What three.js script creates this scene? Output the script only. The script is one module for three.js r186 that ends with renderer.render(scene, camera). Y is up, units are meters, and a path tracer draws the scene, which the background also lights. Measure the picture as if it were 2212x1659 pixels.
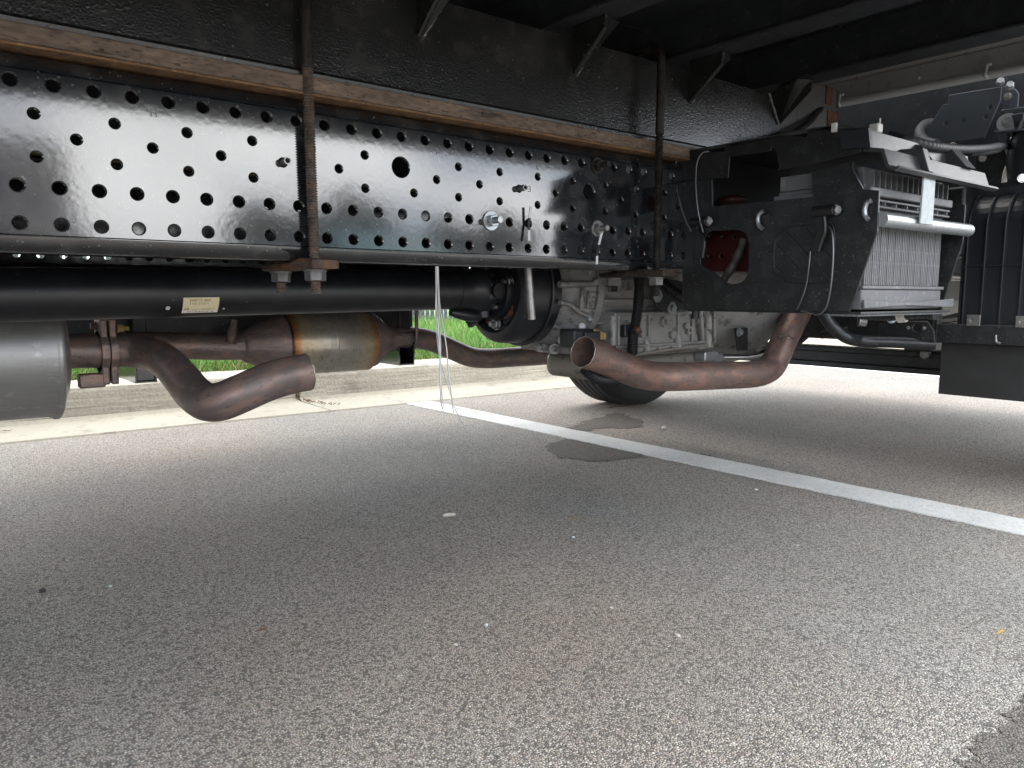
import * as THREE from 'three';
import { mergeGeometries, toCreasedNormals } from 'three/addons/utils/BufferGeometryUtils.js';
import { RoundedBoxGeometry } from 'three/addons/geometries/RoundedBoxGeometry.js';
import { FontLoader } from 'three/addons/loaders/FontLoader.js';
import { TextGeometry } from 'three/addons/geometries/TextGeometry.js';

// ---------------------------------------------------------------- camera, sky, sun, exposure
const scene = new THREE.Scene();
const PH = { W: 2212, H: 1659, F: 1671.5, yaw: 0.673175, pitch: -0.114555, roll: 0.0015946, h: 0.5 };
const camera = new THREE.PerspectiveCamera(2 * Math.atan(PH.H / 2 / PH.F) * 180 / Math.PI, 4 / 3, 0.02, 400);
camera.rotation.order = 'YXZ';
camera.rotation.set(PH.pitch, -PH.yaw, PH.roll);
camera.position.set(0, PH.h, 0);
camera.updateMatrixWorld(true);

const renderer = new THREE.WebGLRenderer({ antialias: true });
renderer.toneMapping = THREE.LinearToneMapping;
renderer.toneMappingExposure = 2.55;
renderer.shadowMap.enabled = true;

function rng(seed) { let a = seed >>> 0; return () => { a |= 0; a = a + 0x6D2B79F5 | 0; let t = Math.imul(a ^ a >>> 15, 1 | a); t = t + Math.imul(t ^ t >>> 7, 61 | t) ^ t; return ((t ^ t >>> 14) >>> 0) / 4294967296; }; }
const hash2 = (x, y, s = 0) => { let h = Math.imul(x | 0, 374761393) ^ Math.imul(y | 0, 668265263) ^ Math.imul(s | 0, 2147483647 - 5); h = Math.imul(h ^ h >>> 13, 1274126177); h ^= h >>> 16; return (h >>> 0) / 4294967296; };
function vnoise(x, y, per, s) {           // value noise that tiles with period per
  const xi = Math.floor(x), yi = Math.floor(y), fx = x - xi, fy = y - yi;
  const m = v => ((v % per) + per) % per, u = fx * fx * (3 - 2 * fx), v = fy * fy * (3 - 2 * fy);
  const a = hash2(m(xi), m(yi), s), b = hash2(m(xi + 1), m(yi), s), c = hash2(m(xi), m(yi + 1), s), d = hash2(m(xi + 1), m(yi + 1), s);
  return a + (b - a) * u + (c - a) * v + (a - b - c + d) * u * v;
}
function fbm(u, v, per, oct, s) { let r = 0, a = 0.5, p = per; for (let k = 0; k < oct; k++) { r += a * vnoise(u * p, v * p, p, s + k * 17); a *= 0.5; p *= 2; } return r / (1 - Math.pow(0.5, oct)); }
const sstep = (a, b, x) => { const t = Math.min(1, Math.max(0, (x - a) / (b - a))); return t * t * (3 - 2 * t); };

const sunDir = new THREE.Vector3(0.18, 1.0, -0.46).normalize();
{ // broken bright cloud with blue between
  const w = 1024, h = 512, data = new Float32Array(w * h * 4);
  for (let j = 0; j < h; j++) for (let i = 0; i < w; i++) {
    const el = ((j + 0.5) / h - 0.5) * Math.PI, az = (i + 0.5) / w, k = (j * w + i) * 4;
    const up = Math.max(0, Math.sin(el));
    const vv = j / h, c1 = fbm(az, vv * 0.999, 14, 6, 5), c2 = fbm(az, vv, 34, 5, 91);
    const cl = sstep(0.34, 0.62, c1 * 0.62 + c2 * 0.38);
    const hz = 1 - sstep(0.03, 0.13, up);
    const blue = [0.62, 0.78, 1.05], wht = [2.55, 2.57, 2.58];
    const shade = 0.62 + 0.75 * c2;
    for (let q = 0; q < 3; q++) {
      let v = blue[q] * (1 - cl) + wht[q] * shade * cl;
      v = v * (1 - 0.22 * hz);
      data[k + q] = el < -0.01 ? [0.20, 0.20, 0.19][q] : v;
    }
    data[k + 3] = 1;
  }
  const sky = new THREE.DataTexture(data, w, h, THREE.RGBAFormat, THREE.FloatType);
  sky.mapping = THREE.EquirectangularReflectionMapping; sky.minFilter = sky.magFilter = THREE.LinearFilter; sky.needsUpdate = true;
  scene.background = sky; scene.environment = sky;
}
const sun = new THREE.DirectionalLight(0xfff3e2, 0.5);
sun.position.copy(sunDir).multiplyScalar(20); sun.target.position.set(0, 0, -1.5);
sun.castShadow = true; sun.shadow.radius = 44; sun.shadow.mapSize.set(2048, 2048);
Object.assign(sun.shadow.camera, { left: -9, right: 9, top: 9, bottom: -9, near: 1, far: 45 });
scene.add(sun, sun.target);

// ---------------------------------------------------------------- photo pixel -> point on a plane of the place
const V = (x, y, z) => new THREE.Vector3(x, y, z);
const ray = p => V((p[0] - PH.W / 2) / PH.F, -(p[1] - PH.H / 2) / PH.F, -1).applyQuaternion(camera.quaternion);
const onZ = (p, z) => { const d = ray(p); return d.multiplyScalar(z / d.z).add(camera.position); };
const onX = (p, x) => { const d = ray(p); return d.multiplyScalar(x / d.x).add(camera.position); };
const onY = (p, y) => { const d = ray(p); return d.multiplyScalar((y - PH.h) / d.y).add(camera.position); };
// enlargements of the photograph that positions were read from
const zone = (x0, y0, s) => (x, y) => [x0 + x * s, y0 + y * s];
const ZA = zone(0, 0, 1 / 3), ZB = zone(737.33, 0, 1 / 3), ZC = zone(1474.67, 0, 1 / 3), ZD = zone(0, 493.75, 1 / 3), ZE = zone(737.33, 493.75, 1 / 3), ZF = zone(1474.67, 493.75, 1 / 3);
const BB = zone(1426.4, 246.9, 0.26455), BT = zone(1773.1, 246.9, 0.26455), TR = zone(1152.1, 548.6, 0.19841), DR = zone(877.8, 521.2, 0.19841), RC = zone(1920.1, 137.2, 0.16536);

// ---------------------------------------------------------------- textures and materials
function tex(w, h, fn, { srgb = false, repeat } = {}) {
  const d = new Uint8Array(w * h * 4);
  for (let j = 0; j < h; j++) for (let i = 0; i < w; i++) {
    const c = fn((i + 0.5) / w, (j + 0.5) / h, i, j), k = (j * w + i) * 4;
    for (let q = 0; q < 3; q++) { let v = Math.min(1, Math.max(0, c.length ? c[q] : c)); if (srgb) v = v <= 0.0031308 ? v * 12.92 : 1.055 * Math.pow(v, 1 / 2.4) - 0.055; d[k + q] = v * 255 + 0.5; }
    d[k + 3] = 255;
  }
  const t = new THREE.DataTexture(d, w, h); t.wrapS = t.wrapT = THREE.RepeatWrapping; t.magFilter = THREE.LinearFilter; t.minFilter = THREE.LinearMipmapLinearFilter; t.generateMipmaps = true;
  if (srgb) t.colorSpace = THREE.SRGBColorSpace;
  if (repeat) t.repeat.set(...(repeat.length ? repeat : [repeat, repeat]));
  t.needsUpdate = true; return t;
}
const lin = (r, g = r, b = r) => new THREE.Color().setRGB(r, g, b);
const std = o => new THREE.MeshPhysicalMaterial(Object.assign({ side: THREE.DoubleSide }, o));

// asphalt: fine aggregate in a dark binder, tile of 1.7 m
const TA = 1.7; let asphaltMap, asphaltBump;
{
  const N = 2048, C = 520, col = new Float32Array(N * N * 3), hgt = new Float32Array(N * N);
  const px = new Float32Array(C * C), py = new Float32Array(C * C), rr = new Float32Array(C * C * 3), hh = new Float32Array(C * C);
  const R = rng(77);
  for (let k = 0; k < C * C; k++) {
    px[k] = R(); py[k] = R(); const t = R(); let c;
    if (t < 0.22) c = [0.15, 0.143, 0.137]; else if (t < 0.72) { const v = 0.30 + 0.15 * R(); c = [v * 1.03, v * 0.985, v * 0.93]; } else if (t < 0.83) { const v = 0.29 + 0.12 * R(); c = [v * 1.10, v * 0.96, v * 0.92]; } else if (t < 0.9) { const v = 0.29 + 0.1 * R(); c = [v * 1.08, v * 0.99, v * 0.82]; } else { const v = 0.42 + 0.14 * R(); c = [v, v * 0.99, v * 0.95]; }
    rr[3 * k] = c[0]; rr[3 * k + 1] = c[1]; rr[3 * k + 2] = c[2]; hh[k] = 0.35 + 0.65 * R();
  }
  for (let j = 0; j < N; j++) for (let i = 0; i < N; i++) {
    const x = i / N * C, y = j / N * C, xi = x | 0, yi = y | 0; let f1 = 9, f2 = 9, b = 0;
    for (let q = -1; q <= 1; q++) for (let p = -1; p <= 1; p++) {
      const cx = (xi + p + C) % C, cy = (yi + q + C) % C, id = cy * C + cx;
      const dx = xi + p + px[id] - x, dy = yi + q + py[id] - y, d = dx * dx + dy * dy;
      if (d < f1) { f2 = f1; f1 = d; b = id; } else if (d < f2) f2 = d;
    }
    const e = sstep(0.05, 0.34, Math.sqrt(f2) - Math.sqrt(f1)), k = j * N + i;
    for (let q = 0; q < 3; q++) col[3 * k + q] = rr[3 * b + q] * e + [0.095, 0.091, 0.087][q] * (1 - e);
    hgt[k] = e * hh[b];
  }
  const patch = (u, v) => 0.86 + 0.28 * fbm(u, v, 5, 4, 8), warm = (u, v) => fbm(u, v, 4, 3, 18) - 0.5;
  asphaltMap = tex(N, N, (u, v, i, j) => { const k = (j * N + i) * 3, p = patch(u, v), w = warm(u, v); return [col[k] * p * (1.055 + 0.16 * w), col[k + 1] * p, col[k + 2] * p * (0.925 - 0.08 * w)]; }, { srgb: true, repeat: 1 / TA });
  asphaltBump = tex(N, N, (u, v, i, j) => hgt[j * N + i], { repeat: 1 / TA });
}
// orange peel and wrinkles
const peelBump = tex(512, 512, (u, v) => 0.6 * fbm(u, v, 48, 2, 3) + 0.4 * fbm(u, v, 20, 2, 4), { repeat: 1 / 0.3 });
const tarBump = tex(1024, 1024, (u, v) => { const a = fbm(u, v * 0.999, 110, 3, 21), w = fbm(u, v, 6, 3, 40); return 0.75 * Math.abs(a - 0.5) * 2 * (0.3 + 1.4 * w) + 0.25 * fbm(u, v, 16, 3, 60); }, { repeat: 1 / 0.5 });
const grainBump = tex(512, 512, (u, v) => fbm(u, v, 90, 3, 33), { repeat: 1 / 0.2 });
function speckTex(base, spots, seed, size = 1024, rep = 0.6, dust = 0) {
  const R = rng(seed), lay = new Float32Array(size * size);
  for (let k = 0; k < spots; k++) {
    const x = R() * size, y = R() * size, r = 0.6 + 2.6 * R() * R(), a = 0.15 + 0.85 * R();
    for (let j = -5; j <= 5; j++) for (let i = -5; i <= 5; i++) { const d = Math.hypot(i, j * (0.8 + 0.4 * R())); if (d < r) { const q = ((y + j + size | 0) % size) * size + (x + i + size | 0) % size; lay[q] = Math.max(lay[q], a); } }
  }
  return tex(size, size, (u, v, i, j) => { const s = lay[j * size + i] * 0.12, n = dust * sstep(0.45, 0.75, fbm(u, v, 24, 4, seed + 2)); return base.map((b, q) => b + (s + n) * [1, 0.97, 0.9][q]); }, { srgb: true, repeat: 1 / rep });
}
const rustTex = (seed, dark, mid, bright, per = 14) => tex(512, 512, (u, v) => {
  const a = fbm(u, v, per, 5, seed), b = fbm(u, v, per * 4, 3, seed + 9), t = sstep(0.3, 0.7, a), s = sstep(0.55, 0.75, b);
  return [0, 1, 2].map(q => (dark[q] * (1 - t) + mid[q] * t) * (1 - s * 0.6) + bright[q] * s * 0.6);
}, { srgb: true, repeat: 1 / 0.25 });

const M = {};
M.rail = std({ map: speckTex([0.011, 0.012, 0.014], 2400, 5, 1024, 0.6, 0.02), roughness: 0.09, ior: 1.95, bumpMap: peelBump, bumpScale: 0.00004 });
M.tar = std({ map: speckTex([0.017, 0.017, 0.017], 500, 15, 1024, 0.7, 0.012), roughness: 0.27, ior: 1.7, bumpMap: tarBump, bumpScale: 0.0004 });
M.frameDark = std({ map: speckTex([0.028, 0.031, 0.036], 300, 25, 512, 0.5, 0.012), roughness: 0.45, bumpMap: grainBump, bumpScale: 0.0003 });
M.satin = std({ map: speckTex([0.010, 0.011, 0.014], 160, 35, 512, 0.6, 0.006), roughness: 0.38, ior: 1.6, bumpMap: grainBump, bumpScale: 0.00008 });
M.blackPaint = std({ map: speckTex([0.012, 0.013, 0.014], 3600, 45, 1024, 0.5, 0.010), roughness: 0.40, bumpMap: grainBump, bumpScale: 0.0004 });
M.plastic = std({ color: lin(0.018, 0.019, 0.022), roughness: 0.38, bumpMap: grainBump, bumpScale: 0.0001 });
M.cover = std({ map: tex(512, 512, (u, v) => { const n = fbm(u, v, 12, 5, 7), k = 0.026 + 0.03 * n + 0.02 * sstep(0.6, 0.8, fbm(u, v, 40, 3, 70)); return [k, k * 1.0, k * 1.02]; }, { srgb: true, repeat: 1 / 0.4 }), roughness: 0.36, ior: 1.5, bumpMap: grainBump, bumpScale: 0.0001 });
M.batteryCase = std({ map: tex(512, 512, (u, v) => { const n = fbm(u, v, 10, 5, 17), k = 0.085 + 0.05 * n + 0.06 * sstep(0.62, 0.8, fbm(u, v, 50, 3, 71)); return [k, k * 1.02, k * 1.05]; }, { srgb: true, repeat: 1 / 0.4 }), roughness: 0.5 });
M.zinc = std({ map: tex(256, 256, (u, v) => { const n = fbm(u, v, 14, 4, 27), k = 0.34 + 0.18 * n; return [k * 0.95, k, k * 1.02]; }, { srgb: true, repeat: 1 / 0.1 }), roughness: 0.36, metalness: 0.75, bumpMap: grainBump, bumpScale: 0.0001 });
M.washer = std({ color: lin(0.5, 0.54, 0.56), roughness: 0.45, metalness: 0.3 });
M.steel = std({ map: tex(256, 256, (u, v) => { const n = fbm(u, v, 10, 4, 37), k = 0.2 + 0.2 * n; return [k, k * 0.98, k * 0.95]; }, { srgb: true, repeat: 1 / 0.08 }), roughness: 0.42, metalness: 0.85 });
M.nutSteel = std({ map: M.steel.map, color: lin(0.55), roughness: 0.5, metalness: 0.6, bumpMap: grainBump, bumpScale: 0.0005 });
M.rod = std({ map: rustTex(41, [0.07, 0.062, 0.055], [0.15, 0.12, 0.095], [0.34, 0.16, 0.07], 24), roughness: 0.6, metalness: 0.3 });
M.rodBlack = std({ map: rustTex(43, [0.013, 0.0125, 0.012], [0.032, 0.029, 0.026], [0.07, 0.045, 0.03], 18), roughness: 0.5, metalness: 0.4 });
M.rustPlate = std({ map: rustTex(47, [0.06, 0.035, 0.025], [0.17, 0.075, 0.035], [0.10, 0.085, 0.07], 12), roughness: 0.75, metalness: 0.2, bumpMap: grainBump, bumpScale: 0.0006 });
M.rustDark = std({ map: rustTex(48, [0.016, 0.013, 0.011], [0.036, 0.024, 0.016], [0.09, 0.05, 0.025], 12), roughness: 0.7, metalness: 0.2, bumpMap: grainBump, bumpScale: 0.0006 });
M.wood = std({ map: tex(1024, 256, (u, v) => {
  const g = fbm(u, v * 5, 40, 4, 51), l = fbm(u * 1, v * 1, 8, 4, 52), f = vnoise(u * 70, v * 60, 60, 53), blk = sstep(0.60, 0.72, fbm(u, v * 2, 7, 4, 58)), ck = sstep(0.72, 0.8, vnoise(u * 90, v * 100, 90, 56) * 0.7 + 0.3 * g);
  const t = 0.55 * g + 0.3 * l + 0.15 * f; return [0.10 + 0.14 * t, 0.073 + 0.10 * t, 0.056 + 0.072 * t].map(x => x * (1 - 0.65 * ck) * (0.6 + 0.7 * l) * (0.8 + 0.4 * f) * (1 - 0.6 * blk));
}, { srgb: true, repeat: [1 / 0.8, 1 / 0.2] }), roughness: 0.85, bumpMap: grainBump, bumpScale: 0.0008 });
M.exhaust = std({ map: tex(1024, 512, (u, v) => {
  const n = fbm(u, v, 7, 5, 61), s = vnoise(u * 40, v * 220, 220, 62), d = 0.7 * sstep(0.70, 0.78, fbm(u, v, 90, 3, 64)), p = fbm(u, v, 26, 3, 69);
  const k = 0.8 + 0.3 * n + 0.12 * (s - 0.5), r = 0.19 + 0.08 * n, o = sstep(0.42, 0.68, p) * 0.09;
  return [(r * 0.90 + o) * k * (1 - 0.5 * d), (r * 0.72 + o * 0.42) * k * (1 - 0.5 * d), (r * 0.65 + o * 0.22) * k * (1 - 0.5 * d)];
}, { srgb: true, repeat: [1 / 0.8, 1 / 0.4] }), roughness: 0.46, metalness: 0.45, bumpMap: grainBump, bumpScale: 0.0003 });
M.downPipe = M.exhaust.clone(); M.downPipe.color = lin(1.12, 0.98, 0.93);
M.matteBlack = std({ color: lin(0.012), roughness: 0.95 });
M.hose = std({ color: lin(0.03, 0.032, 0.036), roughness: 0.55 });
M.cutEdge = std({ color: lin(0.5, 0.47, 0.44), roughness: 0.4, metalness: 0.8 });
M.muffler = std({ map: tex(1024, 512, (u, v) => { const n = fbm(u, v, 6, 5, 81), s = vnoise(u * 30, v * 200, 200, 82), d = sstep(0.64, 0.8, fbm(u, v, 34, 4, 83)), k = 0.32 + 0.12 * n + 0.04 * s + 0.10 * d; return [k * 1.02, k, k * 0.96]; }, { srgb: true, repeat: [1 / 0.8, 1 / 0.5] }), roughness: 0.42, metalness: 0.7, bumpMap: grainBump, bumpScale: 0.00015 });
M.cast = std({ map: tex(1024, 1024, (u, v) => { const n = fbm(u, v, 8, 5, 91), d = sstep(0.55, 0.8, fbm(u, v, 22, 4, 92)), s = fbm(u, v, 120, 2, 93), k = 0.20 + 0.15 * n + 0.06 * (s - 0.5) - 0.14 * d; return [k * 1.02, k * 0.99, k * 0.95]; }, { srgb: true, repeat: 1 / 0.4 }), roughness: 0.55, metalness: 0.35, bumpMap: grainBump, bumpScale: 0.0007 });
M.pan = std({ map: tex(512, 512, (u, v) => { const n = fbm(u, v, 6, 5, 95), d = sstep(0.66, 0.74, fbm(u, v, 18, 4, 96)), k = 0.19 + 0.1 * n - 0.08 * d; return [k * 1.06, k * 0.98, k * 0.84]; }, { srgb: true, repeat: 1 / 0.4 }), roughness: 0.45, metalness: 0.4 });
M.chrome = std({ color: lin(0.55, 0.56, 0.58), roughness: 0.15, metalness: 1 });
M.redPaint = std({ color: lin(0.042, 0.0065, 0.006), roughness: 0.4, bumpMap: grainBump, bumpScale: 0.0003 });
M.greyPaint = std({ map: tex(512, 512, (u, v) => { const n = fbm(u, v, 7, 4, 97), d = sstep(0.6, 0.8, fbm(u, v, 40, 3, 98)), k = 0.36 + 0.06 * n - 0.08 * d; return [k * 1.02, k, k * 0.98]; }, { srgb: true, repeat: 1 / 0.5 }), roughness: 0.5, metalness: 0.3 });
M.greyDark = M.greyPaint.clone(); M.greyDark.color = lin(0.36);
M.whitePlastic = std({ color: lin(0.62, 0.60, 0.56), roughness: 0.5 });
M.conduit = std({ color: lin(0.40, 0.41, 0.41), roughness: 0.5 });
M.wire = std({ color: lin(0.55, 0.54, 0.52), roughness: 0.4, metalness: 0.3 });
M.tyWhite = std({ color: lin(0.6, 0.62, 0.6), roughness: 0.5 });
M.yellow = std({ color: lin(0.36, 0.25, 0.09), roughness: 0.6 });
M.yellowLatch = std({ color: lin(0.35, 0.2, 0.03), roughness: 0.5 });
M.rubber = std({ map: tex(256, 256, (u, v) => { const k = 0.010 + 0.012 * fbm(u, v, 8, 4, 101); return [k, k, k]; }, { srgb: true, repeat: 1 / 0.3 }), roughness: 0.75, bumpMap: grainBump, bumpScale: 0.0003 });
M.loom = std({ color: lin(0.012, 0.012, 0.014), roughness: 0.45 });
M.slate = std({ map: speckTex([0.075, 0.088, 0.105], 60, 55, 512, 0.6, 0.008), roughness: 0.5 });
M.concrete = std({ map: tex(1024, 1024, (u, v) => {
  const n = fbm(u, v, 5, 5, 111), f = fbm(u, v, 160, 2, 112), st = vnoise(u * 8, v * 150, 150, 113), d = sstep(0.6, 0.85, fbm(u, v, 12, 5, 114));
  const k = (0.32 + 0.13 * n) * (0.84 + 0.32 * f) * (0.9 + 0.2 * st) * (1 - 0.35 * d); return [k * 1.05, k * 0.965, k * 0.80];
}, { srgb: true, repeat: 1 / 1.3 }), roughness: 0.9, bumpMap: tex(512, 512, (u, v) => 0.5 * fbm(u, v, 100, 3, 115) + 0.5 * vnoise(u * 6, v * 110, 110, 116), { repeat: 1 / 0.8 }), bumpScale: 0.003 });
M.gutter = std({ map: tex(1024, 1024, (u, v) => { const n = fbm(u, v, 5, 5, 121), f = fbm(u, v, 170, 2, 122), d = sstep(0.62, 0.85, fbm(u, v, 20, 5, 124)), k = (0.22 + 0.10 * n) * (0.84 + 0.24 * f) * (1 - 0.3 * d); return [k * 1.06, k * 0.97, k * 0.78]; }, { srgb: true, repeat: 1 / 1.3 }), roughness: 0.9, bumpMap: grainBump, bumpScale: 0.001 });
M.asphalt = std({ map: asphaltMap, bumpMap: asphaltBump, bumpScale: 0.0034, roughness: 0.9 });
M.darkAsphalt = std({ map: asphaltMap, bumpMap: asphaltBump, bumpScale: 0.002, roughness: 0.85, color: lin(0.40, 0.385, 0.37) });
M.linePaint = std({ map: tex(1024, 1024, (u, v) => { const e = fbm(u, v, 130, 2, 131), d = 0.6 * sstep(0.70, 0.76, fbm(u, v, 190, 2, 132)), n = fbm(u, v, 6, 4, 133), k = (0.47 + 0.16 * n) * (0.88 + 0.2 * e); return [k * (1 - 0.55 * d), k * (1 - 0.55 * d), k * 0.97 * (1 - 0.55 * d)]; }, { srgb: true, repeat: 1 / 0.8 }), bumpMap: asphaltBump, bumpScale: 0.0014, roughness: 0.7 });
M.soil = std({ map: tex(512, 512, (u, v) => { const n = fbm(u, v, 20, 4, 141), t = fbm(u, v, 70, 3, 142); return [0.07 + 0.05 * n, 0.10 + 0.08 * t, 0.028 + 0.02 * n]; }, { srgb: true, repeat: 1 / 1.5 }), roughness: 1 });
M.grass = std({ color: lin(1, 1, 1), roughness: 0.7, transmission: 0.25, thickness: 0 });
M.slat = std({ color: lin(0.035, 0.05, 0.05), roughness: 0.6 });
M.galv = std({ color: lin(0.35, 0.36, 0.36), roughness: 0.45, metalness: 0.7 });

// ---------------------------------------------------------------- geometry helpers
function worldUV(g) {       // uv in metres from the face's main direction
  if (g.index) g = g.toNonIndexed();
  const p = g.attributes.position, n = g.attributes.normal, uv = new Float32Array(p.count * 2);
  for (let t = 0; t < p.count; t += 3) {
    let nx = 0, ny = 0, nz = 0; for (let k = t; k < t + 3; k++) { nx += Math.abs(n.getX(k)); ny += Math.abs(n.getY(k)); nz += Math.abs(n.getZ(k)); }
    for (let k = t; k < t + 3; k++) {
      const x = p.getX(k), y = p.getY(k), z = p.getZ(k);
      const [a, b] = nz >= nx && nz >= ny ? [x, y] : ny >= nx ? [x, z] : [z, y];
      uv[2 * k] = a; uv[2 * k + 1] = b;
    }
  }
  g.setAttribute('uv', new THREE.BufferAttribute(uv, 2));
  for (const k of Object.keys(g.attributes)) if (!['position', 'normal', 'uv', 'color'].includes(k)) g.deleteAttribute(k);
  return g;
}
const flatten = g => { g = g.index ? g.toNonIndexed() : g; for (const k of Object.keys(g.attributes)) if (!['position', 'normal', 'uv'].includes(k)) g.deleteAttribute(k); g.clearGroups(); return g; };
const join = list => list.length === 1 ? list[0] : mergeGeometries(list.map(flatten));
function bx(x0, x1, y0, y1, z0, z1, r = 0) {
  const w = Math.abs(x1 - x0), h = Math.abs(y1 - y0), d = Math.abs(z1 - z0);
  const g = r ? new RoundedBoxGeometry(w, h, d, 2, Math.min(r, w / 2.01, h / 2.01, d / 2.01)) : new THREE.BoxGeometry(w, h, d);
  g.translate((x0 + x1) / 2, (y0 + y1) / 2, (z0 + z1) / 2); return worldUV(g);
}
const shape = pts => new THREE.Shape(pts.map(p => new THREE.Vector2(p[0], p[1])));
function extr(sh, t, bevel = 0, seg = 12) {
  return new THREE.ExtrudeGeometry(sh, { depth: Math.max(1e-4, t - 2 * bevel), bevelEnabled: bevel > 0, bevelThickness: bevel, bevelSize: bevel, bevelOffset: -bevel, bevelSegments: 1, curveSegments: seg }).translate(0, 0, bevel);
}
const plateZ = (pts, z0, t, bevel = 0.0012, holes = []) => { const s = shape(pts); s.holes.push(...holes); return worldUV(extr(s, t, bevel).translate(0, 0, z0)); };                    // pts (x, y)
const plateX = (pts, x0, t, bevel = 0.0012, holes = []) => { const s = shape(pts.map(p => [-p[0], p[1]])); s.holes.push(...holes); return worldUV(extr(s, t, bevel).rotateY(Math.PI / 2).translate(x0, 0, 0)); };   // pts (z, y)
const plateY = (pts, y0, t, bevel = 0.0012) => worldUV(extr(shape(pts.map(p => [p[0], -p[1]])), t, bevel).rotateX(-Math.PI / 2).translate(0, y0, 0));                                    // pts (x, z)
const zy = v => [v.z, v.y], xy = v => [v.x, v.y];
const circ = (x, y, r, seg) => { const h = new THREE.Path(); h.absarc(x, y, r, 0, Math.PI * 2, true); return h; };
function profileX(pts, x0, x1, bevel = 0) { // closed (z, y) outline extruded along x
  return plateX(pts, x0, x1 - x0, bevel);
}
// sweep a tube along points; rin makes it a pipe with a cut face, rf changes the radius along the way
function sweep(pts, r, { seg = 60, rad = 20, rin = 0, rf = null, cap = true, tension = 0.5, curve = null, jag = 0 } = {}) {
  const c = curve || new THREE.CatmullRomCurve3(pts, false, 'centripetal', tension), L = c.getLength(), fr = c.computeFrenetFrames(seg, false);
  const pos = [], nor = [], uv = [], idx = []; const J = rng(5);
  const ring = (rad0, s, u, flip) => { };
  const layer = (inner) => {
    const base = pos.length / 3;
    for (let i = 0; i <= seg; i++) {
      const t = i / seg, p = c.getPointAt(t), N = fr.normals[i], B = fr.binormals[i], Tn = fr.tangents[i], dl = 0.25 / seg, sl = rf ? r * (rf(Math.min(1, t + dl)) - rf(Math.max(0, t - dl))) / (2 * dl * L) : 0, nl = 1 / Math.hypot(1, sl);
      for (let k = 0; k <= rad; k++) {
        const a = k / rad * Math.PI * 2, ca = Math.cos(a), sa = Math.sin(a), q = (inner ? rin : r) * (rf ? rf(t) : 1);
        const nx = N.x * ca + B.x * sa, ny = N.y * ca + B.y * sa, nz = N.z * ca + B.z * sa;
        pos.push(p.x + nx * q, p.y + ny * q, p.z + nz * q); const s = inner ? -1 : 1; nor.push((nx - Tn.x * sl) * nl * s, (ny - Tn.y * sl) * nl * s, (nz - Tn.z * sl) * nl * s); uv.push(t * L, k / rad * Math.PI * 2 * r);
      }
    }
    for (let i = 0; i < seg; i++) for (let k = 0; k < rad; k++) { const a = base + i * (rad + 1) + k, b = a + 1, d = a + rad + 1, e = d + 1; inner ? idx.push(a, d, b, b, d, e) : idx.push(a, b, d, b, e, d); }
  };
  layer(false);
  if (rin) layer(true);
  const g = new THREE.BufferGeometry();
  const n1 = (seg + 1) * (rad + 1);
  for (const end of [0, seg]) {
    const T = fr.tangents[end].clone().multiplyScalar(end ? 1 : -1), b0 = pos.length / 3, o = end * (rad + 1);
    if (rin) {
      for (let k = 0; k <= rad; k++) for (const w of [o + k, n1 + o + k]) { pos.push(pos[3 * w], pos[3 * w + 1], pos[3 * w + 2]); nor.push(T.x, T.y, T.z); uv.push(k / rad * 0.2, w >= n1 ? 0.003 : 0); }
      for (let k = 0; k < rad; k++) { const a = b0 + 2 * k; idx.push(a, a + 1, a + 2, a + 1, a + 3, a + 2); }
    } else if (cap) {
      const p = c.getPointAt(end / seg); pos.push(p.x, p.y, p.z); nor.push(T.x, T.y, T.z); uv.push(0, 0);
      for (let k = 0; k <= rad; k++) { const w = o + k; pos.push(pos[3 * w], pos[3 * w + 1], pos[3 * w + 2]); nor.push(T.x, T.y, T.z); uv.push(0.01 * Math.cos(k), 0.01 * Math.sin(k)); }
      for (let k = 0; k < rad; k++) end ? idx.push(b0, b0 + 1 + k, b0 + 2 + k) : idx.push(b0, b0 + 2 + k, b0 + 1 + k);
    }
  }
  g.setAttribute('position', new THREE.Float32BufferAttribute(pos, 3)); g.setAttribute('normal', new THREE.Float32BufferAttribute(nor, 3)); g.setAttribute('uv', new THREE.Float32BufferAttribute(uv, 2)); g.setIndex(idx);
  return flatten(g);
}
const straight = (a, b) => ({ getLength: () => a.distanceTo(b) });
function bar(a, b, r, o = {}) { return sweep(null, r, { curve: new THREE.LineCurve3(a, b), seg: 1, rad: 16, ...o }); }
// lathe about an axis along x: pts (x, radius)
function latheX(pts, y, z, seg = 48, smooth = true) {
  let g = new THREE.LatheGeometry(pts.map(p => new THREE.Vector2(p[1], p[0])), seg); g.rotateZ(-Math.PI / 2); g = toCreasedNormals(g, smooth ? 0.7 : 0.4);
  const p = g.attributes.position, u = new Float32Array(p.count * 2); const rm = Math.max(...pts.map(q => q[1]));
  for (let k = 0; k < p.count; k++) { u[2 * k] = p.getX(k); }
  const old = g.attributes.uv; for (let k = 0; k < p.count; k++) u[2 * k + 1] = old.getX(k) * Math.PI * 2 * rm;
  g.setAttribute('uv', new THREE.BufferAttribute(u, 2)); g.translate(0, y, z); return flatten(g);
}
function latheZ(pts, x, y, seg = 64) { // axis along z: pts (z, radius)
  let g = new THREE.LatheGeometry(pts.map(p => new THREE.Vector2(p[1], p[0])), seg); g.rotateX(Math.PI / 2); g = toCreasedNormals(g, 0.6); g.translate(x, y, 0); return worldUV(g);
}
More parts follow.
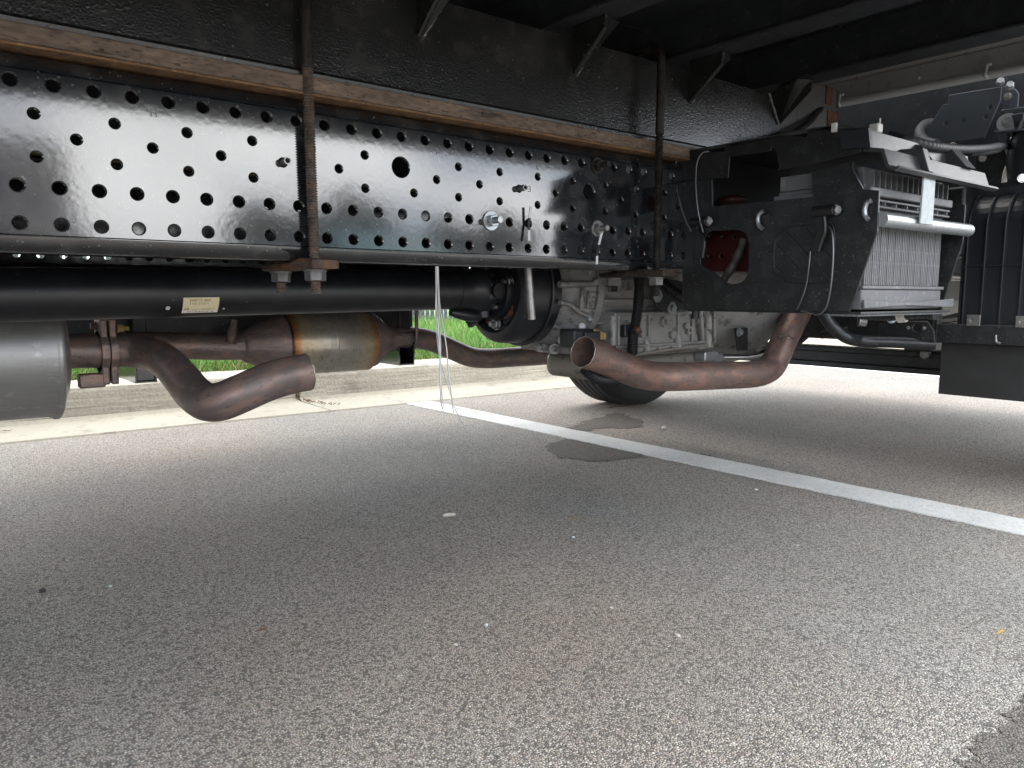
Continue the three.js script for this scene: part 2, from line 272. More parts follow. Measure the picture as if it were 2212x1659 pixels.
// flat polygon through 3-D points, given thickness
function slab(pts, t) {
  const n = V(0, 0, 0); for (let i = 1; i < pts.length - 1; i++) n.add(pts[i].clone().sub(pts[0]).cross(pts[i + 1].clone().sub(pts[0])));
  n.normalize().multiplyScalar(t / 2); const P = [], N = pts.length, tri = (a, b, c) => P.push(a.x, a.y, a.z, b.x, b.y, b.z, c.x, c.y, c.z);
  const A = pts.map(p => p.clone().add(n)), Bk = pts.map(p => p.clone().sub(n));
  for (let i = 1; i < N - 1; i++) { tri(A[0], A[i], A[i + 1]); tri(Bk[0], Bk[i + 1], Bk[i]); }
  for (let i = 0; i < N; i++) { const j = (i + 1) % N; tri(A[i], Bk[i], A[j]); tri(A[j], Bk[i], Bk[j]); }
  const g = new THREE.BufferGeometry(); g.setAttribute('position', new THREE.Float32BufferAttribute(P, 3)); g.computeVertexNormals(); return worldUV(g);
}
const taken = {};
const top = (o, name, label, category, group, kind) => { taken[name] = (taken[name] || 0) + 1; o.name = taken[name] > 1 ? `${name}_${String(taken[name] - 1).padStart(3, '0')}` : name; o.userData.label = label; if (category) o.userData.category = category; if (group) o.userData.group = group; if (kind) o.userData.kind = kind; if (kind === 'structure' && !category) delete o.userData.category; scene.add(o); return o; };
function wind(g) { // make every face's turn agree with its normals
  if (g.index || g.userData.wound || !g.attributes.normal) return g; g.userData.wound = true;
  const p = g.attributes.position, n = g.attributes.normal, keys = Object.values(g.attributes), a = V(0, 0, 0), b = V(0, 0, 0), c = V(0, 0, 0), m = V(0, 0, 0);
  for (let t = 0; t < p.count; t += 3) {
    a.fromBufferAttribute(p, t); b.fromBufferAttribute(p, t + 1).sub(a); c.fromBufferAttribute(p, t + 2).sub(a); b.cross(c);
    m.set(n.getX(t) + n.getX(t + 1) + n.getX(t + 2), n.getY(t) + n.getY(t + 1) + n.getY(t + 2), n.getZ(t) + n.getZ(t + 1) + n.getZ(t + 2));
    if (b.dot(m) < 0) for (const at of keys) for (let k = 0; k < at.itemSize; k++) { const i = (t + 1) * at.itemSize + k, j = (t + 2) * at.itemSize + k, v = at.array[i]; at.array[i] = at.array[j]; at.array[j] = v; }
  }
  return g;
}
function mesh(name, geo, mat, parent, label) {
  const m = new THREE.Mesh(wind(Array.isArray(geo) ? join(geo) : geo), mat); m.name = name; m.castShadow = m.receiveShadow = true; if (label) m.userData.label = label; if (parent) parent.add(m); return m;
}
// hex fastener: washer flange, head, threaded stub; built along +z, shared between alike ones
const hexCache = {};
function hexGeo(r, h, stub, stubR, flange) {
  const k = [r, h, stub, stubR, flange].join(); if (hexCache[k]) return hexCache[k];
  const parts = [new THREE.CylinderGeometry(flange, flange * 1.04, h * 0.22, 24).rotateX(Math.PI / 2).translate(0, 0, h * 0.11)];
  const hx = shape([...Array(6)].map((_, i) => [r * Math.cos(i * Math.PI / 3), r * Math.sin(i * Math.PI / 3)]));
  parts.push(extr(hx, h, r * 0.09).translate(0, 0, h * 0.1));
  if (stub) parts.push(sweep(null, stubR, { curve: new THREE.LineCurve3(V(0, 0, 0), V(0, 0, h + stub)), seg: Math.max(8, Math.round(stub / 0.0006)), rad: 14, rf: t => 0.95 + 0.05 * Math.sin(t * (h + stub) / 0.0016 * Math.PI * 2) }));
  return hexCache[k] = worldUV(join(parts.map(flatten)));
}
const zAxis = V(0, 0, 1);
function hex(name, at, dir, parent, { r = 0.009, h = 0.009, stub = 0, stubR = 0.005, flange = 0.012, mat = M.zinc, spin = 0 } = {}) {
  const m = mesh(name, hexGeo(r, h, stub, stubR, flange), mat, parent); m.position.copy(at); m.quaternion.setFromUnitVectors(zAxis, dir.clone().normalize()); m.rotateZ(spin); return m;
}

// ================================================================ THE SETTING
const ZG = -3.06, ZK = -3.415;        // edge of asphalt to gutter, foot of the kerb
{
  const xs = [], zs = []; const near = (a, b, n) => [...Array(n + 1)].map((_, i) => a + (b - a) * i / n);
  xs.push(-60, -25, -10, ...near(-5, 11, 110), 16, 30, 80); zs.push(...near(ZG, 5, 60), 8, 14, 30, 80);
  const pos = [], uv = [], idx = [], W = xs.length;
  zs.forEach((z, j) => xs.forEach((x, i) => {
    pos.push(x, 0, z + (j === 0 ? 0.008 * (hash2(i, 7) - 0.5) : 0)); uv.push(x, z);
  }));
  for (let j = 0; j < zs.length - 1; j++) for (let i = 0; i < W - 1; i++) { const a = j * W + i, b = a + 1, c = a + W, d = c + 1; idx.push(a, c, b, b, c, d); }
  const g = new THREE.BufferGeometry(); g.setAttribute('position', new THREE.Float32BufferAttribute(pos, 3)); g.setAttribute('uv', new THREE.Float32BufferAttribute(uv, 2)); g.setIndex(idx); g.computeVertexNormals();
  const m = new THREE.Mesh(g, M.asphalt); m.receiveShadow = m.castShadow = true;
  top(m, 'asphalt_road', 'grey asphalt of the parking lane with fine pale aggregate', null, null, 'structure');
}
// painted stall lines at right angles to the kerb, worn edges
function stallLine(xc, w, z0, z1, seed, label) {
  const R = rng(seed), n = 260, L = [], Rt = [];
  for (let i = 0; i <= n; i++) { const z = z0 + (z1 - z0) * i / n; L.push([xc - w / 2 + 0.005 * (R() - 0.5), z]); Rt.push([xc + w / 2 + 0.005 * (R() - 0.5), z]); }
  const g = plateY([...L, ...Rt.reverse()], 0.0005, 0.0035, 0);
  const m = mesh('parking_line', g, M.linePaint); top(m, 'parking_line', label, null, null, 'structure');
}
stallLine(1.882, 0.13, ZG - 0.03, 2.6, 11, 'white painted stall line running out under the truck chassis');
stallLine(5.07, 0.13, ZG - 0.03, 2.6, 12, 'white painted stall line seen beyond the front axle');
stallLine(-1.30, 0.13, ZG - 0.03, 2.6, 13, 'white painted stall line behind the muffler');
// damp stains on the asphalt, and one darker patch
function stain(outline, y, seed, label, e = 0.03) {
  const R = rng(seed), pts = outline.map(p => onY(p, 0)), c = new THREE.CatmullRomCurve3(pts, true, 'centripetal'), P = [], n = 420, sh = [];
  for (let i = 0; i < n; i++) { const p = c.getPointAt(i / n), k = i / n * 60; P.push([p.x + e * ((vnoise(k, 1, 60, seed) - 0.5) + 0.22 * (vnoise(k * 3, 1, 180, seed) - 0.5)) + 0.003 * (R() - 0.5), p.z + e * ((vnoise(k, 9, 60, seed) - 0.5) + 0.22 * (vnoise(k * 3, 9, 180, seed) - 0.5)) + 0.003 * (R() - 0.5)]); }
  sh.push(shape(P.map(p => [p[0], -p[1]])));
  const g = mergeGeometries(sh.map((q, i) => flatten(new THREE.ShapeGeometry(q).translate(0, 0, i ? 0.0004 + i * 2e-6 : 0)))); g.rotateX(-Math.PI / 2); g.translate(0, y, 0);
  const m = mesh('dark_patch', worldUV(g), M.darkAsphalt); top(m, 'dark_patch', label, null, null, 'structure');
}
stain([[1182, 962], [1215, 950], [1260, 950], [1320, 962], [1385, 975], [1396, 985], [1352, 993], [1280, 997], [1215, 990], [1190, 975]], 0.0016, 21, 'dark damp stain on asphalt beside the white line');
stain([[1235, 925], [1290, 903], [1330, 892], [1372, 905], [1392, 916], [1360, 926], [1300, 925], [1262, 931]], 0.0016, 22, 'dark damp stain on asphalt near the far tyre');
stain([[1495, 982], [1515, 981], [1542, 985], [1535, 990], [1510, 988]], 0.0016, 23, 'small dark damp stain touching the white line');
stain([[2250, 1500], [2200, 1530], [2165, 1555], [2130, 1590], [2095, 1640], [2060, 1680], [2120, 1740], [2300, 1740]], 0.0016, 24, 'dark patch on the asphalt in front of the step bar', 0.022);  // ragged patch, darker than the asphalt around it
// gutter and kerb in cast lengths
{
  const joint = onZ([643, 870], ZK).x, gut = top(new THREE.Group(), 'gutter', 'pale concrete gutter strip along the kerb', null, null, 'structure'), kerb = top(new THREE.Group(), 'kerb', 'weathered concrete kerb at the edge of the lawn', null, null, 'structure');
  for (let k = -2; k < 6; k++) {
    const x0 = joint + k * 3.05 + 0.004, x1 = joint + (k + 1) * 3.05 - 0.004;
    mesh('gutter_slab', profileX([[ZG + 0.012, -0.15], [ZG + 0.012, -0.004], [ZG, 0.006], [ZK + 0.04, 0.012], [ZK + 0.012, 0.022], [ZK - 0.02, 0.022], [ZK - 0.02, -0.15]], x0, x1, 0.002), M.gutter, gut);
    mesh('kerb_stone', profileX([[ZK - 0.003, -0.15], [ZK - 0.003, 0.02], [ZK - 0.028, 0.112], [ZK - 0.036, 0.130], [ZK - 0.052, 0.139], [ZK - 0.075, 0.142], [ZK - 0.24, 0.146], [ZK - 0.24, -0.15]], x0, x1, 0.003), M.concrete, kerb);
  }
  // dry weeds in the kerb joint
  const R = rng(31), w = [];
  for (let i = 0; i < 60; i++) { const t = R(), p = V(joint + 0.02 * (R() - 0.5), 0.018, ZK + 0.01 + t * 0.33 - 0.02); p.x += 0.05 * t * t; w.push(bar(p, p.clone().add(V(0.03 * (R() - 0.5), 0.012 * R(), 0.03 * (R() - 0.5))), 0.0012, { rad: 5 })); }
  for (let i = 0; i < 26; i++) { const p = V(joint + 0.016 * (R() - 0.5), 0.02 + 0.045 * R(), ZK + 0.004); w.push(bar(p, p.clone().add(V(0.02 * (R() - 0.5), 0.02 * (R() - 0.3), 0.018 * R())), 0.0015, { rad: 5 })); }
  const m = mesh('joint_weeds', w, std({ color: lin(0.14, 0.075, 0.03), roughness: 0.9 })); top(m, 'joint_weeds', 'dry brown weeds growing in the kerb joint', 'weeds', null, 'stuff');
}
// lawn and grass
{
  const g = new THREE.PlaneGeometry(60, 45, 60, 45).rotateX(-Math.PI / 2); g.translate(5, 0, ZK - 0.235 - 22.5);
  const p = g.attributes.position; for (let k = 0; k < p.count; k++) { const d = ZK - p.getZ(k); p.setY(k, 0.132 + 0.01 * Math.max(0, Math.min(4, d)) + 0.02 * (fbm(p.getX(k) / 20 + 5, p.getZ(k) / 20 + 5, 20, 2, 5) - 0.5)); }
  g.computeVertexNormals(); const m = mesh('lawn', worldUV(g), M.soil); top(m, 'lawn', 'green lawn behind the kerb', null, null, 'structure');
  const blade = new THREE.BufferGeometry();
  const P = [[-0.5, 0, 0], [0.5, 0, 0], [-0.42, 0.4, 0.06], [0.42, 0.4, 0.06], [-0.25, 0.75, 0.22], [0.25, 0.75, 0.22], [0, 1, 0.45]].flat();
  blade.setAttribute('position', new THREE.Float32BufferAttribute(P, 3)); blade.setIndex([0, 1, 2, 1, 3, 2, 2, 3, 4, 3, 5, 4, 4, 5, 6]); blade.computeVertexNormals();
  const n = 90000, im = new THREE.InstancedMesh(blade, M.grass, n), R = rng(61), d = new THREE.Object3D(), c = new THREE.Color();
  for (let i = 0; i < n; i++) {
    const t = Math.pow(R(), 1.7), z = ZK - 0.235 - t * 4.2, x = -1.2 + R() * 9.5, edge = sstep(0, 0.12, t * 4.2);
    const h = (0.045 + 0.075 * R()) * (0.5 + 0.5 * edge) * (0.8 + 0.6 * vnoise(x * 3, z * 3, 400, 5));
    d.position.set(x, 0.132 + 0.01 * Math.min(4, ZK - z) - 0.004, z + (1 - edge) * 0.02 * R()); d.rotation.set((R() - 0.5) * 0.9, R() * 6.28, (R() - 0.5) * 0.9); d.scale.set(0.004 + 0.003 * R(), h, h); d.updateMatrix(); im.setMatrixAt(i, d.matrix);
    const v = 0.75 + 0.5 * R(), dry = R() < (0.06 + 0.3 * (1 - edge)); im.setColorAt(i, dry ? c.setRGB(0.30 * v, 0.25 * v, 0.10 * v) : c.setRGB(0.11 * v, 0.25 * v, 0.03 * v));
  }
  im.castShadow = im.receiveShadow = true; top(im, 'grass', 'bright green mown grass behind the kerb', 'grass', null, 'stuff');
}
// chain link fence with privacy slats
{
  const f = new THREE.Group(), z = -7.2, x0 = -1.5, x1 = 9; top(f, 'chain_link_fence', 'chain link fence with dark vertical slats behind the lawn', 'fence');
  const sg = bx(-0.021, 0.021, 0.12, 1.9, -0.003, 0.003);
  let k = 0; for (let x = x0; x < x1; x += 0.06) { const s = mesh('slat', sg, M.slat, f); s.position.set(x + 0.006 * (hash2(k, 3) - 0.5), 0.03 * (hash2(k++, 9) - 0.5), z); }
  const pg = bar(V(0, 0, 0), V(0, 2.0, 0), 0.03); for (let x = x0; x <= x1 + 0.1; x += 3) mesh('post', pg, M.galv, f).position.set(x, 0.1, z - 0.045);
  mesh('top_rail', bar(V(x0, 2.02, z - 0.045), V(x1, 2.02, z - 0.045), 0.021), M.galv, f);
  const w = [], s = 0.06; for (let x = x0 - 1.8; x < x1; x += s) for (const q of [1, -1]) { const a = Math.max(x0, x), b = Math.min(x1, x + 1.8); if (b <= a) continue; const ya = 0.15 + (a - x), yb = 0.15 + (b - x); w.push(bar(V(a, q > 0 ? ya : 2.1 - ya, z + 0.006), V(b, q > 0 ? yb : 2.1 - yb, z + 0.006), 0.0013, { rad: 4, cap: false })); }
  mesh('wire_mesh', w, M.galv, f).userData.kind = 'stuff';
}

// ================================================================ THE TRUCK
const truck = new THREE.Group(); top(truck, 'box_truck', 'black truck chassis under a cargo box, with cut exhaust pipes', 'truck');
const part = (name, geo, mat, label) => mesh(name, geo, mat, truck, label);
const YB = 0.550, YT = 0.784, ZR = -1.10, ZF2 = -1.96, ZM = -1.53;
// ---- frame rails: perforated web, rounded bends, flanges turned inwards
const s0 = 0.0438;
function railHoles() {
  const H = [];
  for (let i = -30; i < 44; i++) { const x = 0.1262 + s0 * i; for (const y of [0.750, 0.6288, 0.5847]) H.push([x, y, 0.0074]); }
  for (let i = -14; i < 20; i++) { const x = 0.148 + 2 * s0 * i; if (Math.abs(x - 0.6735) > 0.01) H.push([x, 0.714, 0.0059]); if (Math.abs(x - 1.112) > 2) continue; H.push([x, 0.6638, 0.0059]); H.push([x + s0, 0.689, 0.0059]); }
  H.push([0.650, 0.702, 0.0155], [1.067, 0.698, 0.0145], [1.25, 0.69, 0.016]);
  const big = H.slice(-3); return H.filter(h => big.includes(h) || !big.some(b => Math.hypot(h[0] - b[0], h[1] - b[1]) < b[2] + h[2] + 0.003)).filter(h => h[0] > -1.15 && h[0] < 1.95);
}
const RX0 = -2.6, RX1 = 3.6, RR = 0.020, TH = 0.006;
function rail(zo, dir) { // dir -1: outer face looks to +z and flanges run to -z
  const H = railHoles(), s = shape([[RX0, YB + RR], [RX1, YB + RR], [RX1, YT - RR], [RX0, YT - RR]]);
  s.holes.push(...H.map(h => circ(h[0], h[1], h[2])));
  const web = extr(s, TH, 0.0015, 18); const list = [];
  web.translate(0, 0, dir < 0 ? zo - TH : zo); list.push(worldUV(web));
  const prof = sgn => { // bend + flange, in (z, y)
    const yE = sgn < 0 ? YB : YT, cY = yE - sgn * RR, P = [], Q = [], fl = 0.068;
    for (let k = 0; k <= 8; k++) { const a = k / 8 * Math.PI / 2; P.push([zo + dir * (RR - RR * Math.cos(a)), cY + sgn * RR * Math.sin(a)]); Q.push([zo + dir * (RR - (RR - TH) * Math.cos(a)), cY + sgn * (RR - TH) * Math.sin(a)]); }
    P.push([zo + dir * fl, yE]); Q.push([zo + dir * fl, yE - sgn * TH]); return [P, Q];
  };
  for (const sgn of [-1, 1]) {
    const [P, Q] = prof(sgn); const pos = [], nor = [], uv = [];
    const loop = [...P, ...Q.reverse()], n = P.length;
    const quad = (a, b, na, nb, u0, u1) => { const A = [RX0, a[1], a[0]], B = [RX1, a[1], a[0]], C = [RX1, b[1], b[0]], D = [RX0, b[1], b[0]]; for (const [p, m, u] of [[A, na, u0], [B, na, u0], [C, nb, u1], [A, na, u0], [C, nb, u1], [D, nb, u1]]) { pos.push(...p); nor.push(0, m[1], m[0]); uv.push(p[0], u); } };
    let u = sgn < 0 ? 0.3 : 0.6;
    for (let k = 0; k < n - 1; k++) { const nn = j => { const a = Math.min(j, 8) / 8 * Math.PI / 2; return [-dir * Math.cos(a), sgn * Math.sin(a)]; }; const l = Math.hypot(P[k + 1][0] - P[k][0], P[k + 1][1] - P[k][1]); quad(P[k], P[k + 1], nn(k), nn(k + 1), u, u + l); u += l; }
    for (let k = 0; k < n - 1; k++) { const q = Q, nn = j => { const a = Math.min(n - 1 - j, 8) / 8 * Math.PI / 2; return [dir * Math.cos(a), -sgn * Math.sin(a)]; }; quad(q[k], q[k + 1], nn(k), nn(k + 1), u, u + 0.01); u += 0.01; }
    quad(P[n - 1], Q[0], [dir, 0], [dir, 0], u, u + TH);
    const g = new THREE.BufferGeometry(); g.setAttribute('position', new THREE.Float32BufferAttribute(pos, 3)); g.setAttribute('normal', new THREE.Float32BufferAttribute(nor, 3)); g.setAttribute('uv', new THREE.Float32BufferAttribute(uv, 2)); list.push(g);
  }
  return list;
}
const railN = part('frame_rail', rail(ZR, -1), M.rail, 'glossy black perforated frame rail nearest the battery box');
const railF = part('frame_rail', rail(ZF2, 1), M.rail, 'perforated frame rail on the kerb side');
// studs, bolts and ties on the near rail
const outZ = V(0, 0, 1);
for (const p of [[612, 350], [1123, 407]]) { const a = onZ(p, ZR); mesh('hollow_stud', sweep(null, 0.0055, { curve: new THREE.LineCurve3(a.clone().add(V(0, 0, -0.008)), a.clone().add(V(0, 0, 0.016))), seg: 1, rin: 0.0036, rad: 18 }), M.steel, railN); }
hex('flange_bolt', onZ([1060, 477], ZR + 0.001), outZ, railN, { r: 0.011, h: 0.010, stub: 0.018, stubR: 0.0058, flange: 0.0165, mat: M.zinc, spin: 0.2 });
hex('flange_bolt', onZ([1290, 494], ZR + 0.001), outZ, railN, { r: 0.011, h: 0.010, stub: 0.018, stubR: 0.0058, flange: 0.0155, mat: M.steel, spin: 0.1 });
hex('flange_bolt', onZ([1289, 358], ZR + 0.001), outZ, railN, { r: 0.011, h: 0.012, stub: 0.02, stubR: 0.0052, flange: 0.015, mat: M.rodBlack, spin: 0.4 });
function tie(a, b, c) { // cut ends of a cable tie poking from a hole
  const zz = ZR + 0.007, A = onZ(a, zz + 0.004), B = onZ(b, zz), C = onZ(c, zz + 0.004), t = 0.0016, w = 0.0026;
  const leaf = (name, P, Q, m) => mesh(name, slab([P.clone().add(V(-w, 0, 0)), P.clone().add(V(w, 0, 0)), Q.clone().add(V(w, 0, 0)), Q.clone().add(V(-w, 0, 0))], t), m, railN);
  for (const E of [A, C]) { leaf('cable_tie', E, B.clone().lerp(E, 0.35), M.tyWhite); leaf('cable_tie_root', B.clone().lerp(E, 0.36), B, M.loom); }
}
tie([1147, 446], [1142, 484], [1143, 520]); tie([1300, 502], [1290, 543], [1289, 571]);
{ // chalk letters on the web
  const font = await new FontLoader().loadAsync('fonts/droid/droid_sans_regular.typeface.json'), mk = std({ color: lin(0.20), roughness: 0.7 });
  for (const [ch, p, s] of [['H', [323, 251], 0.0105], ['E', [1158, 366], 0.0105], ['3', [1140, 414], 0.0105], ['T', [939, 333], 0.0105]]) { const g = new TextGeometry(ch, { font, size: s, depth: 0.0003, curveSegments: 4 }), a = onZ(p, ZR); g.translate(a.x, a.y, ZR + 0.0001); mesh('stamped_letter', worldUV(g), mk, railN); }
}
// ---- frame crossmembers
for (const x of [-1.9, -0.62, 1.47]) part('frame_crossmember', [bx(x - 0.04, x + 0.04, YB + 0.05, YB + 0.2, ZF2 + 0.008, ZR - 0.008, 0.006)], x > 1 ? M.redPaint : M.frameDark, x > 1 ? 'dark red frame crossmember behind the battery box' : undefined);
// ---- timber packing strip between rail and body sill
const BX0 = -3.4, BX1 = 2.02;
part('packing_plate', [bx(BX0, 1.40, YT + 0.001, YT + 0.0045, -1.175, -1.0825, 0.001)], std({ map: rustTex(49, [0.13, 0.07, 0.035], [0.22, 0.12, 0.055], [0.30, 0.17, 0.08], 10), roughness: 0.8, bumpMap: grainBump, bumpScale: 0.0004 }), 'orange brown rusty plate under the packing strip');
part('packing_strip', [bx(BX0, 1.40, YT + 0.005, 0.812, -1.175, -1.084, 0.0025)], M.wood, 'weathered brown packing strip between frame rail and body sill');
part('packing_strip', [bx(BX0, 1.78, YT + 0.001, 0.812, -1.976, -1.885, 0.0025)], M.wood);
// ---- body sills, channel section, black tar paint
const SB = 0.8125, ST = 0.972;
const sillProf = (z, d) => [[z, SB], [z, ST], [z + d * 0.06, ST], [z + d * 0.06, ST - 0.007], [z + d * 0.008, ST - 0.007], [z + d * 0.008, SB + 0.008], [z + d * 0.06, SB + 0.008], [z + d * 0.06, SB]];
const sill = part('body_sill', [profileX(sillProf(-1.10, -1), BX0, 1.70, 0.001)], M.tar, 'tall black body sill above the frame rail');
part('body_sill', [profileX(sillProf(-1.96, 1), BX0, BX1, 0.001)], M.frameDark);
mesh('sill_extension', [bx(1.702, 1.955, SB + 0.02, 1.028, -1.108, -1.102, 0.001)], M.greyDark, sill, 'dull grey extension plate at the front end of the sill');
mesh('rusted_end', [bx(1.912, 1.957, 0.89, 0.972, -1.1015, -1.0985, 0.0008), bx(1.90, 1.93, 0.986, 1.03, -1.1015, -1.0985, 0.0008)], M.rustPlate, sill, 'rusty edge at the end of the grey plate');
// foot flange of the sill: a proud ridge at its lower edge
mesh('sill_foot', [profileX([[-1.0995, SB + 0.0005], [-1.0925, SB + 0.0005], [-1.0915, SB + 0.006], [-1.0995, SB + 0.012]], BX0, 1.70, 0.0006)], M.tar, sill);
// ---- crossmembers of the cargo floor with folded gussets on the sill
const crossX = []; for (let k = -9; k <= 3; k++) crossX.push(0.685 + 0.337 * k);
for (const x of crossX) {
  const y0 = 1.0, y1 = 1.09;
  part('floor_crossmember', [bx(x - 0.004, x + 0.004, y0, y1, -2.70, -0.36), bx(x - 0.034, x + 0.034, y0 - 0.006, y0 - 0.0005, -2.70, -0.36, 0.001)], M.frameDark);
  const gs = slab([V(x, 0.908, -1.099), V(x, 0.993, -1.099), V(x, 0.993, -1.016), V(x, 0.972, -1.018)], 0.005);
  const right = x > 1.6 ? -1 : 1;
  const lf = slab([V(x + 0.004 * right, 0.908, -1.099), V(x + 0.047 * right, 0.970, -1.099), V(x + 0.045 * right, 0.993, -1.03), V(x + 0.004 * right, 0.993, -1.016), V(x + 0.003 * right, 0.972, -1.018)], 0.0045);
  mesh('gusset', [gs, lf], M.tar, sill);
  if (x > 0.3) { const wpts = [], R = rng(Math.round(x * 1000)); for (let i = 0; i <= 14; i++) { const t = i / 14; wpts.push(V(x + (0.006 + 0.043 * t) * right + 0.002 * (R() - 0.5), 0.907 + 0.064 * t + 0.002 * (R() - 0.5), -1.0975)); } mesh('weld_bead', sweep(wpts, 0.0032, { seg: 44, rad: 8, rf: t => 0.7 + 0.6 * vnoise(t * 22, 3, 99, 7) }), M.steel, sill); }
}
// screws through the cargo floor
{ const R = rng(91), gS = sweep(null, 0.0035, { curve: new THREE.LineCurve3(V(0, 0, 0), V(0, -0.035, 0)), seg: 22, rad: 8, rf: t => (1 - 0.5 * t) * (0.85 + 0.15 * Math.sin(t * 70)) });
  for (let i = 0; i < 22; i++) mesh('floor_screw', gS, M.steel, truck).position.set(0.5 + 0.3 * (i % 6) + 0.05 * (R() - 0.5), 1.0895, -1.28 + 0.22 * Math.floor(i / 6) + 0.06 * (R() - 0.5)); }
// cargo floor boards
{ const bw = 0.3; for (let k = 0; k < 8; k++) part('floor_board', [bx(BX0, BX1, 1.09, 1.118, -2.71 + 0.004 + k * 0.2945, -2.71 + (k + 1) * 0.2945 - 0.003, 0.002)], M.frameDark); }
// side rub rails, walls, roof and front wall of the cargo box
const white = std({ map: tex(256, 256, (u, v) => { const k = 0.68 + 0.1 * fbm(u, v, 6, 4, 201); return [k, k, k * 0.98]; }, { srgb: true, repeat: 1 / 2 }), roughness: 0.35 });
for (const z of [-0.34, -2.73]) part('side_rail', [bx(BX0, BX1, 0.895, 1.13, z - 0.018, z + 0.018, 0.004)], M.frameDark);
for (const z of [-0.332, -2.738]) for (let k = 0; k < 4; k++) { const w = (BX1 - BX0) / 4; part('side_panel', [bx(BX0 + k * w + 0.002, BX0 + (k + 1) * w - 0.002, 1.132, 3.3, z - 0.012, z + 0.012, 0.003)], white); }
part('box_roof', [bx(BX0, BX1, 3.302, 3.34, -2.75, -0.32, 0.01)], white);
part('box_front_wall', [bx(BX1 - 0.03, BX1 - 0.001, 1.132, 3.3, -2.724, -0.346, 0.004)], white);
// ---- front header beam with conduit
const header = part('front_header', [bx(BX1, BX1 + 0.05, 1.016, 1.066, -2.70, -0.36, 0.003), bx(BX1 - 0.03, BX1 + 0.046, 1.0665, 1.0895, -2.70, -0.36)], M.greyPaint, 'grey painted front cross beam of the cargo box');
{
  const a = onX(ZC(1000, 672), 2.0), b = onX(ZC(2212, 440), 2.0), dir = b.clone().sub(a);
  mesh('cable_conduit', bar(a.clone().addScaledVector(dir, -0.02), b.clone().addScaledVector(dir, 0.9), 0.0105), M.conduit, header, 'pale grey cable conduit clipped under the beam');
  for (const p of [ZC(1018, 655), ZC(1970, 465)]) { const c = onX(p, 1.988); mesh('conduit_clip', [sweep([V(c.x, c.y + 0.016, c.z), V(c.x - 0.004, c.y + 0.004, c.z), V(c.x - 0.006, c.y - 0.008, c.z), V(c.x + 0.002, c.y - 0.014, c.z + 0.002)], 0.004, { seg: 16, rad: 10 }), bx(c.x - 0.002, c.x + 0.008, c.y + 0.013, c.y + 0.019, c.z - 0.008, c.z + 0.008, 0.002)], M.conduit, header); }
  const k = [ZC(1000, 680), ZC(900, 700), ZC(820, 790), ZC(720, 860), ZC(660, 880)].map((p, i) => onX(p, 2.0 - 0.1 * i)); mesh('cable_conduit', sweep(k, 0.008, { seg: 40 }), M.loom, header, 'black cable drooping from the conduit to the battery box');
  const h = onX(ZC(1530, 500), 2.019); mesh('rivet', new THREE.SphereGeometry(0.006, 12, 8).translate(h.x, h.y, h.z), M.greyPaint, header);
}
// ---- U-bolts clamping sill to frame
function thread(a, b, r, pitch = 0.0037) { const L = a.distanceTo(b), n = Math.round(L / pitch); return sweep(null, r, { curve: new THREE.LineCurve3(a, b), seg: n * 8, rad: 14, rf: t => 0.89 + 0.14 * Math.cos(t * n * Math.PI * 2) }); }
function uBolt(px, zo, zi, yEnd, yEndIn, mats, label, tilt) {
  const x = onZ(px, zo).x, r = 0.0082, yTop = ST + 0.012, xt = x + tilt;
  const bow = [V(xt, SB + 0.01, zo), V(xt - tilt * 0.02, ST - 0.03, zo), V(xt, ST + 0.004, zo - 0.002), V(xt, yTop + 0.008, zo - 0.016), V(xt, yTop + 0.010, (zo + zi) / 2), V(xt, yTop + 0.008, zi + 0.016), V(xt, ST, zi + 0.002), V(xt, SB, zi)];
  const u = part('u_bolt', sweep(bow, r, { seg: 90, rad: 14 }), mats[0], label);
  mesh('threaded_leg', thread(V(xt, SB + 0.012, zo), V(x, yEnd, zo), r), mats[1], u); mesh('threaded_leg', thread(V(xt, SB, zi), V(x, yEndIn, zi), r), mats[1], u);
  const cp = plateX([[zo + 0.036, YB - 0.0005], [zo + 0.038, YB - 0.0125], [zi - 0.026, YB - 0.0125], [zi - 0.03, YB - 0.004], [zi - 0.004, YB - 0.0015], [ZR - 0.03, YB - 0.0015], [ZR + 0.006, YB + 0.004], [ZR + 0.014, YB + 0.003]], x - 0.021, 0.042, 0.0022);
  mesh('clamp_plate', cp, mats[2], u, 'rusty clamp plate under the frame rail');
  const nutO = { r: 0.0155, h: 0.0155, flange: 0.0168, mat: mats[3] };
  hex('nut', V(x, YB - 0.013, zo), V(0, -1, 0), u, { ...nutO, spin: 0.35 }); hex('nut', V(x, YB - 0.013, zi), V(0, -1, 0), u, { ...nutO, spin: 0.15 });
  return u;
}
uBolt([676, 400], -1.084, -1.214, onZ([687, 634], -1.084).y, onZ([600, 632], -1.214).y, [M.rodBlack, M.rod, M.rustPlate, M.nutSteel], 'rusty U bolt clamping sill and rail, with ribbed threads', -0.004);
uBolt([1421, 450], -1.068, -1.186, onZ([1430, 640], -1.068).y, onZ([1331, 630], -1.186).y, [M.rodBlack, M.rodBlack, M.rustDark, M.nutSteel], 'dark U bolt beside the battery box', 0.0);
